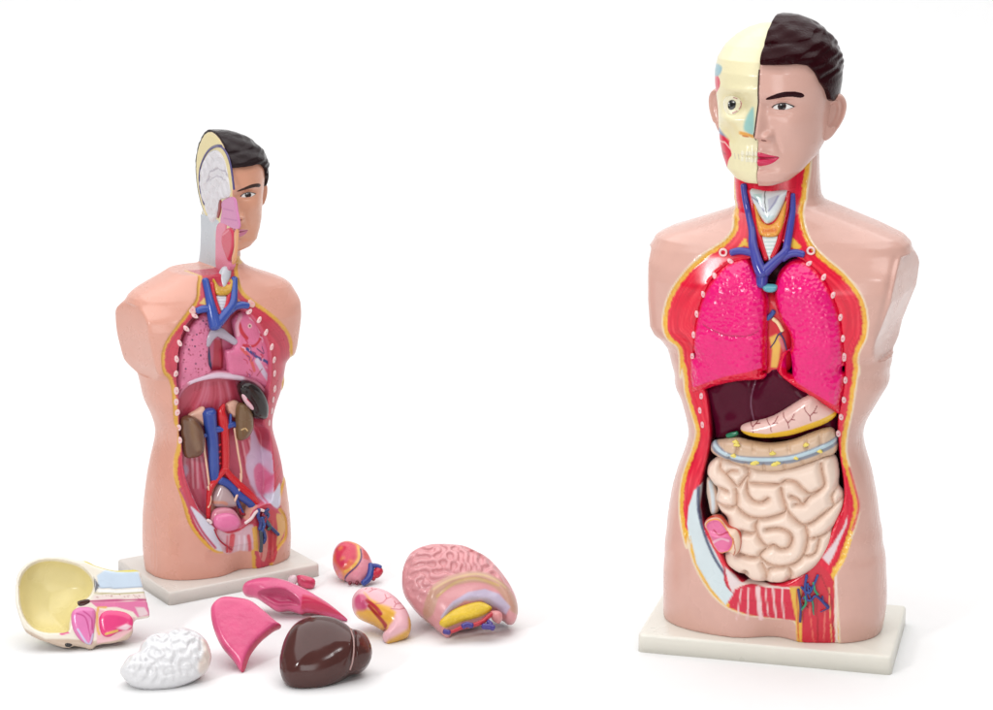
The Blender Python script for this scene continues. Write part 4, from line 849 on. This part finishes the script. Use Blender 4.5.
slice_('throat', sag('L1', (488,445),(512,425),(530,442),(520,500),(528,560),(545,605),(530,640),(505,652),(486,615),(484,540)), (232,130,160), .16, tb=1.1)
slice_('tongue', sag('L1', (516,470),(545,448),(560,470),(560,520),(552,560),(540,590),(526,560),(512,515)), (216,62,92), .34, [(sag('L1', (520,480),(545,460)), (236,130,150), .25, .3)], R=.6)
slice_('jaw', sag('L1', (562,470),(576,456),(574,520),(568,580),(556,605),(552,575),(562,530)), (234,170,120), .2)
slice_('spine', sag('L1', (428,375),(448,405),(472,440),(484,465),(481,560),(480,640),(428,588),(424,480)), (226,222,214), .14, tb=1.1, layers= [(sag('L1', (472,450),(470,520),(466,610)), (160,166,180), .12, .25), (sag('L1', (426,390),(424,500),(428,590)), (228,208,128), .3, 1.3), (sag('L1', (440,440),(441,600)), (176,184,196), .15, .25), (sag('L1', (480,480),(478,630)), (240,226,200), .15, .35), (sag('L1', (455,430),(452,600)), (236,238,240), .2, .4)])
slice_('palate', sag('L1', (498,340),(508,338),(506,380),(496,410),(490,400)), (150,50,50), .2)
# ------------------------------------------------------------------ the loose organs on the floor
class Piece:
    """a loose organ lying on its rounded back: outline traced on its own tilted plane, solid clipped by the floor"""
    def __init__(s, name, label, cat, contact, tilt, sink=0.0):
        p = ground(*contact); a = p - CAMLOC; a[2] = 0; a /= np.linalg.norm(a); t = math.radians(tilt); up = np.array([0, 0, 1.0])
        ex = np.array([a[1], -a[0], 0]); ez = math.cos(t)*a + math.sin(t)*up; ey = math.sin(t)*a - math.cos(t)*up
        s.M = np.stack([ex, ey, ez], 1); s.p = p; s.fr = Frame(p, 0, 1, s.M)
        s.root = thing(name, label, cat, p) if name else None; s.meta = (name, label, cat)
    def on(s, z, *pts, y=0.0, curve=None):
        P = s.fr.xz(px(z, *pts), y); return smooth(P, 5, curve == 'c') if curve else P
    def at(s, z, *pts, y=0.0): return s.fr.loc3(px(z, *pts), y)
    def W(s, V): return V @ s.M.T
    def add(s, name, poly, base, layers=(), mat=None, parent=0, clip=True, **kw):
        m = s.M; c = (lambda x, y, z: -(m[2, 1]*y + m[2, 2]*z)) if clip else None
        V, Q = pillow(poly, kw.pop('y0', 0.0), clip=c, **kw)
        return obj(name, s.W(V), Q, mat or M_GLOSS, s.root if parent == 0 else parent, paint(V, base, list(layers)))
    def pipe(s, name, z, pts, r, c, y=0.0, parent=0, **kw):
        V, Q = tube(s.at(z, *pts, y=y) if np.ndim(y) == 0 else np.array([s.at(z, q, y=yy)[0] for q, yy in zip(pts, y)]), r, **kw)
        return obj(name, s.W(V), Q, M_GLOSS, s.root if parent == 0 else parent, pigment(c)[None].repeat(len(V), 0))
# ---- half skull with neck
k = Piece('half_skull', 'half head with hollow cream skull bowl and pink nose section, leaning by the base', 'anatomy model', (91, 651), 62)
so = k.on('P4', (70,200),(80,150),(110,110),(160,82),(220,72),(280,75),(330,88),(380,93),(420,112),(470,128),(520,136),(610,134),(626,170),(636,215),(650,265),(664,335),(640,346),(606,352),(592,368),(590,402),(572,436),(530,450),(480,460),(432,466),(405,486),(370,476),(330,470),(300,478),(260,470),(200,450),(150,430),(110,400),(85,340),(68,270), curve='c')
bo = k.on('P4', (82,200),(97,150),(132,112),(182,90),(240,86),(300,96),(350,112),(390,142),(414,178),(416,212),(398,250),(352,288),(322,330),(312,370),(304,408),(250,414),(190,410),(142,388),(107,345),(86,280), curve='c')
kon = lambda *p, curve=None: k.on('P4', *p, curve=curve)
lay = [(kon((60,330),(110,395),(200,440),(300,440),(420,450),(600,360),(660,350),(600,480),(400,500),(200,480),(60,400)), (206,184,164), .003, None),
    (bo, (238,222,156), .002, None), (bo, (250,242,226), .001, .003),
    (kon((430,160),(470,132),(520,140),(612,138),(634,208),(540,214),(438,212)), (208,224,240), .002, None), (kon((380,93),(430,113),(500,133),(560,137),(612,134), curve='o'), (222,206,70), .0015, .004),
    (kon((416,166),(442,205),(420,238)), (120,120,126), .001, None), (kon((436,212),(540,216),(636,208)), (170,186,206), .001, .0016), (kon((440,226),(540,230),(640,222)), (252,252,250), .001, .004), (kon((420,238),(540,240),(644,234)), (190,176,120), .001, .0014),
    (kon((420,246),(540,246),(648,240),(650,262),(540,262),(410,268)), (246,228,222), .001, None), (kon((400,274),(520,268),(650,266)), (196,70,130), .001, .0022), (kon((405,280),(520,274),(655,272),(664,335),(610,345),(590,320),(520,300),(430,300)), (232,128,172), .0015, None),
    (kon((600,300),(640,300),(660,330),(620,344)), (236,210,214), .002, None), (kon((420,305),(600,345),(590,400),(520,445),(430,462),(425,390)), (240,190,196), .002, None), (kon((432,330),(436,300),(470,300)), (236,180,90), .001, .0025), (kon((432,320),(430,380),(440,420), curve='o'), (236,190,110), .001, .003),
    (kon((262,416),(300,404),(310,416),(270,424)), (226,90,150), .001, None)]
lay += [(kon((rng.uniform(430,630), rng.uniform(244,258))), (200,160,150), .0008, .0014) for _ in range(22)]
kb = k.add('skull_bowl', so, (244,236,220), lay, mat=material('bone_plastic', rough=.3, coat=.1, bump=.15, bscale=60, vary=.04), tf=.0035, tb=.062, R=.005, Rb=.075, h=.0015, front=lambda X, Z, D: -.034*np.sqrt(np.clip(1-(1-np.clip(sdist(X, Z, bo)/.055, 0, 1))**2, 0, 1)))
kw_ = dict(clip=False, h=.0010)
nz_ = k.add('nasal_conch', kon((316,330),(345,302),(400,300),(424,322),(420,390),(410,456),(392,466),(350,440),(322,392), curve='c'), (232,130,186), [(kon((340,330),(380,350),(400,430), curve='o'), (206,90,150), .001, .002), (kon((370,320),(405,350),(410,400), curve='o'), (206,90,150), .001, .002), (kon((345,400),(392,466),(414,420), curve='o'), (214,206,236), .0015, .0025)], y0=-.003, tf=.006, tb=.006, R=.008, **kw_)
k.add('tongue', kon((442,340),(478,314),(555,322),(588,352),(582,395),(530,408),(482,432),(452,420),(440,380), curve='c'), (236,72,134), [(kon((520,395),(560,375),(584,385),(560,405)), (246,210,220), .003, None), (kon((470,420),(520,405)), (240,190,100), .001, .003)], y0=-.003, tf=.005, tb=.006, R=.010, **kw_)
k.add('ear_opening', kon((342,276),(365,266),(396,264),(398,280),(370,294),(350,294), curve='c'), (70,36,28), y0=-.003, tf=.002, tb=.005, R=.003, **kw_)
k.add('bony_canal', kon((286,462),(300,456),(322,464),(310,476),(292,474), curve='c'), (30,24,24), y0=-.002, tf=.003, tb=.004, R=.003, **kw_)
# ---- white half brain
b = Piece('brain_half', 'folded white half brain with a faint tan patch, lying beside the pink lung slice', 'anatomy model', (150, 690), 52)
bo_ = b.on('PB', (165,430),(190,370),(240,302),(318,262),(345,200),(400,142),(480,112),(570,102),(630,72),(700,70),(780,95),(840,130),(890,190),(920,280),(915,350),(880,420),(800,480),(700,530),(600,562),(480,577),(380,572),(290,550),(220,500), curve='c')
lb2 = labyrinth(170, 170, 12, 2, 11)
def gy2(X, Z, D): return .0017*bil(lb2, bo_[:,0].min(), bo_[:,1].min(), .0009, X, Z*.9)*sstep(D, .001, .008)
BCR = [b.on('PB', *p, curve='o') for p in (((185,440),(260,430),(330,440),(400,455),(450,410),(500,370),(550,350)), ((220,470),(300,500),(380,510),(440,500),(480,450),(560,440),(660,430),(760,420)), ((480,520),(530,490),(600,480),(700,440)), ((270,380),(330,375),(390,380)), ((760,280),(790,200),(820,130)), ((640,340),(600,400)), ((720,300),(740,240)), ((830,180),(830,300),(790,420)))]
b.add('brain_half', bo_, (232,231,233), [(b.on('PB', (840,180),(900,200),(925,300),(905,400),(830,455),(812,400),(856,300), curve='c'), (232,216,206), .006, None)], mat=material('white_gloss', rough=.3, coat=.2, bump=.12, bscale=120, vary=.015), tf=.026, tb=.045, R=.038, h=.0011, front=gy2, creases=BCR, cw=.005, cd=.10)
# ---- lung slices
PK = (228,92,138); M_PINK = material('pink_plastic', rough=.30, coat=.1, bump=.25, bscale=120, vary=.08)
l = Piece('lung_slice', 'broad pink lung slice with a curved lower edge, between white brain and dark liver', 'anatomy model', (243, 673), 50)
lo_ = l.on('P5', (92,330),(97,290),(130,260),(172,253),(260,267),(310,300),(380,360),(407,381),(370,402),(312,450),(268,510),(240,585),(222,578),(190,530),(140,470),(107,400), curve='c')
led = l.on('P5', (407,384),(368,404),(312,450),(266,510),(238,586), curve='o')
l.add('lung_slice', lo_, PK, [(led, (206,48,88), .002, .007)], mat=M_PINK, tf=.010, tb=.020, R=.009, Rb=.010, h=.0012, front=lambda X, Z, D: -.004*np.exp(-(dist_line(X, Z, led)/.003)**2))
m = Piece('lung_slice', 'long pink lung slice arched over a hollow, drawn out to a pointed red tip', 'anatomy model', (346, 622), 46)
mo = m.on('P5', (232,218),(250,190),(310,172),(370,172),(430,185),(500,215),(560,250),(625,292),(697,352),(690,358),(640,342),(580,322),(520,312),(490,318),(440,304),(385,306),(330,272),(290,247),(246,238), curve='c')
hol = m.on('P5', (300,246),(340,236),(400,232),(450,250),(482,280),(488,305),(440,300),(388,302),(335,272), curve='c')
m.add('lung_slice', mo, (228,96,142), [(hol, (188,60,104), .002, None), (m.on('P5', (500,262),(560,272),(640,318),(697,354),(600,326),(520,310),(492,316)), (214,52,92), .003, None)], mat=M_PINK, tf=.016, tb=.030, R=.016, Rb=.02, h=.0012, front=lambda X, Z, D: -.011*sstep(sdist(X, Z, hol), -.001, .010))
m2 = Piece('lung_fragment', 'short pink tissue block with a white knob, behind the pointed lung slice', 'anatomy model', (310, 590), 50)
m2.add('tissue_block', m2.on('P5', (468,170),(485,156),(520,162),(554,176),(552,205),(525,216),(490,200), curve='c'), (222,72,112), [(m2.on('P5', (500,190),(545,200)), (190,40,80), .003, .004)], mat=M_PINK, tf=.010, tb=.025, R=.010, h=.0011)
m2.add('knob', m2.on('P5', (432,178),(445,162),(468,160),(478,178),(466,194),(440,194), curve='c'), (238,214,220), y0=-.002, tf=.009, tb=.02, R=.009, h=.0010)
# ---- liver
v = Piece('liver', 'glossy dark brown loose liver with a pale seam dividing its two lobes', 'anatomy model', (305, 689), 46)
vo = v.on('P5', (400,580),(398,520),(420,440),(462,380),(520,350),(580,342),(650,355),(715,392),(780,425),(806,480),(800,532),(762,570),(712,585),(670,612),(600,645),(520,660),(450,650),(415,620), curve='c')
vg = v.on('P5', (712,390),(726,430),(728,490),(722,540),(708,588), curve='o')
v.add('liver', vo, (80,44,40), [(v.on('P5', (740,400),(800,440),(806,520),(760,500)), (104,48,40), .01, None)], mat=material('liver_brown', rough=.15, coat=.1, bump=.55, bscale=17, vary=.08, spec=.4), tf=.030, tb=.055, R=.042, h=.0013, front=lambda X, Z, D: -.0045*np.exp(-(dist_line(X, Z, vg)/.0028)**2))
v.pipe('ligament', 'P5', ((712,398),(725,435),(727,490),(721,540),(710,575)), .0010, (176,140,136), y=(-.0175,-.0255,-.0280,-.0255,-.0175))
# ---- heart
h_ = Piece('heart', 'small red heart with yellow fat and blue stub vessels, lying behind the curved stomach', 'anatomy model', (362, 585), 46)
ho = h_.on('PS', (75,200),(80,130),(110,87),(160,71),(220,86),(270,122),(300,172),(312,215),(300,270),(262,312),(230,318),(190,308),(150,293),(102,265), curve='c')
hlay = [(h_.on('PS', (70,180),(150,60),(240,95),(245,200),(215,260),(140,290)), (236,150,86), .006, None), (h_.on('PS', (85,180),(110,105),(170,90),(215,130),(215,200),(180,250),(120,250), curve='c'), (222,64,92), .008, None),
    (h_.on('PS', (240,140),(244,200),(215,250),(150,290), curve='o'), (70,52,110), .001, .0022), (h_.on('PS', (225,120),(232,190),(205,240),(150,268), curve='o'), (240,190,90), .002, .0035), (h_.on('PS', (250,130),(300,150),(290,200),(255,200)), (226,96,96), .004, None)]
hlay += [(h_.on('PS', (rng.uniform(90,235), rng.uniform(85,270))), (238,130,84) if i % 3 == 0 else (214,48,84), .007, .006) for i in range(16)]
hb = h_.add('heart_muscle', ho, (232,150,166), hlay, mat=material('heart_gloss', rough=.28, coat=.15, bump=.4, bscale=130, vary=.1), tf=.020, tb=.03, R=.026, h=.0011)
h_.pipe('vein', 'PS', ((300,205),(300,250),(285,290),(255,315)), [.0045,.005,.005,.0045], (52,70,150), y=-.010)
h_.pipe('vein', 'PS', ((305,212),(330,212),(358,222)), .0036, (60,70,150), y=-.010)
h_.pipe('artery', 'PS', ((310,262),(335,258),(350,236)), [.006,.0068,.0068], (206,44,70), y=-.006)
h_.pipe('artery', 'PS', ((312,280),(322,284)), .0045, (190,40,60), y=-.006)
for u in (180, 220): h_.pipe('vein', 'PS', ((u,308),(u-4,320)), .0024, (120,30,50), y=-.006)
# ---- stomach
s_ = Piece('stomach', 'curved pale pink stomach with yellow fat and thin red veins, beside the folded bowel block', 'anatomy model', (392, 642), 48)
so_ = s_.on('PS', (195,470),(188,420),(205,380),(240,352),(300,343),(370,356),(430,387),(480,435),(520,490),(540,560),(525,620),(480,650),(430,675),(400,685),(376,660),(370,622),(392,590),(360,575),(310,545),(250,520),(215,500), curve='c')
slay = [(s_.on('PS', (262,400),(300,440),(360,470),(420,490),(450,520),(430,570),(395,600),(330,570),(260,535),(205,500),(240,480),(300,500)), (240,180,70), .006, None), (s_.on('PS', (540,540),(535,610),(470,655),(400,690), curve='o'), (236,180,84), .005, .008), (s_.on('PS', (240,520),(320,560),(390,592), curve='o'), (238,176,76), .004, .006),
    (s_.on('PS', (205,430),(225,410),(260,415),(285,450),(275,495),(230,495),(205,470), curve='c'), (214,90,130), .005, None), (s_.on('PS', (280,450),(330,490),(360,525), curve='o'), (190,50,60), .002, .005), (s_.on('PS', (290,480),(350,540),(390,580), curve='o'), (176,50,50), .002, .004)]
for p in (((330,470),(370,465),(395,440),(420,425)), ((395,440),(385,410)), ((440,490),(450,470),(480,450)), ((450,470),(440,450)), ((290,400),(310,385),(305,365)), ((310,385),(335,375)), ((420,500),(470,500),(500,480)), ((270,380),(280,360))):
    slay.append((s_.on('PS', *p, curve='o'), (206,110,120), .001, .0014))
s_.add('stomach', so_, (242,188,196), slay, tf=.020, tb=.035, R=.020, h=.0011, front=lambda X, Z, D: .003*np.exp(-(dist_line(X, Z, s_.on('PS', (245,455)))/.006)**2))
# ---- bowel block
w_ = Piece('bowel_block', 'large pink folded bowel block with a tan colon arch over yellow fat', 'anatomy model', (450, 639), 50)
wo = w_.on('P6', (130,300),(140,220),(170,155),(220,118),(280,97),(340,90),(420,91),(500,102),(570,132),(640,172),(700,232),(760,312),(800,390),(815,460),(808,520),(788,540),(750,540),(726,520),(660,500),(610,540),(560,560),(500,572),(440,590),(402,640),(350,592),(300,546),(230,490),(170,420),(140,370), curve='c')
cb = w_.on('P6', (290,500),(330,410),(400,360),(480,335),(560,325),(650,340),(730,390),(790,480), curve='o'); ub = w_.on('P6', (352,588),(400,520),(470,470),(560,445),(650,455),(700,480),(745,530), curve='o')
lb3 = labyrinth(200, 200, 15, 4, 23)
fold = lambda X, Z: sstep(dist_line(X, Z, cb), .006, .012)*np.where(inside(X, Z, w_.on('P6', (100,50),(560,60),(900,420),(790,470),(730,380),(650,325),(560,312),(480,322),(400,345),(320,400),(280,520),(100,520))), 1, 0)
under = w_.on('P6', (352,590),(385,535),(440,480),(540,440),(640,445),(720,490),(745,545),(700,620),(380,660))
def fw(X, Z, D):
    return .0020*bil(lb3, wo[:,0].min(), wo[:,1].min(), .0009, X, Z*1.15)*fold(X, Z)*sstep(D, .001, .008) + .003*np.exp(-(dist_line(X, Z, cb)/.006)**2) - .008*sstep(sdist(X, Z, under), -.002, .006)
tan, lil = (206,158,138), (204,190,214)
w_.add('bowel', wo, (228,160,164), [(cb, tan, .004, .016), (w_.on('P6', (320,400),(420,345),(560,312),(680,340),(740,380), curve='o'), (216,180,136), .002, .003), (w_.on('P6', (340,440),(440,365),(560,338),(700,375), curve='o'), (212,176,120), .003, .003),
    (w_.on('P6', (360,545),(430,470),(520,415),(620,395),(700,420),(770,490),(745,520),(690,480),(600,450),(500,460),(420,510),(370,570)), lil, .003, None), (w_.on('P6', (540,140),(570,150),(580,175), curve='o'), (190,80,90), .003, .004), (w_.on('P6', (520,130),(610,190)), (206,120,124), .006, .008)],
    mat=material('bowel_gloss', rough=.28, coat=.15, bump=.08, bscale=80, vary=.06), tf=.030, tb=.05, R=.034, h=.0012, front=fw)
w_.add('fat_apron', w_.on('P6', (350,582),(385,540),(440,500),(510,472),(590,456),(650,480),(660,500),(620,530),(560,552),(480,572),(410,600),(385,606), curve='c'), (238,200,52), [], mat=material('fat_lumps', rough=.35, coat=.1, bump=.8, bscale=190, vary=.12), y0=-.020, tf=.007, tb=.012, R=.008, h=.0011, clip=False)
w_.pipe('artery', 'P6', ((375,606),(430,600),(490,575),(560,560),(610,540),(660,498),(690,498)), [.0022,.0025,.0028,.003,.0034,.003,.002], (196,50,64), y=-.022)
for p, r in ((((380,600),(410,606)), .0036), (((490,570),(515,560),(545,566)), .0040), (((610,570),(650,572),(672,580)), .0042), (((640,540),(660,560)), .003)): w_.pipe('vein', 'P6', p, r, (76,60,140), y=-.024)
w_.add('appendix', w_.on('P6', (648,515),(680,505),(715,515),(726,545),(705,572),(675,562),(655,540), curve='c'), (226,150,150), [(w_.on('P6', (650,515),(685,505)), (200,70,80), .001, .002)], y0=-.018, tf=.009, tb=.02, R=.009, h=.0010, clip=False)
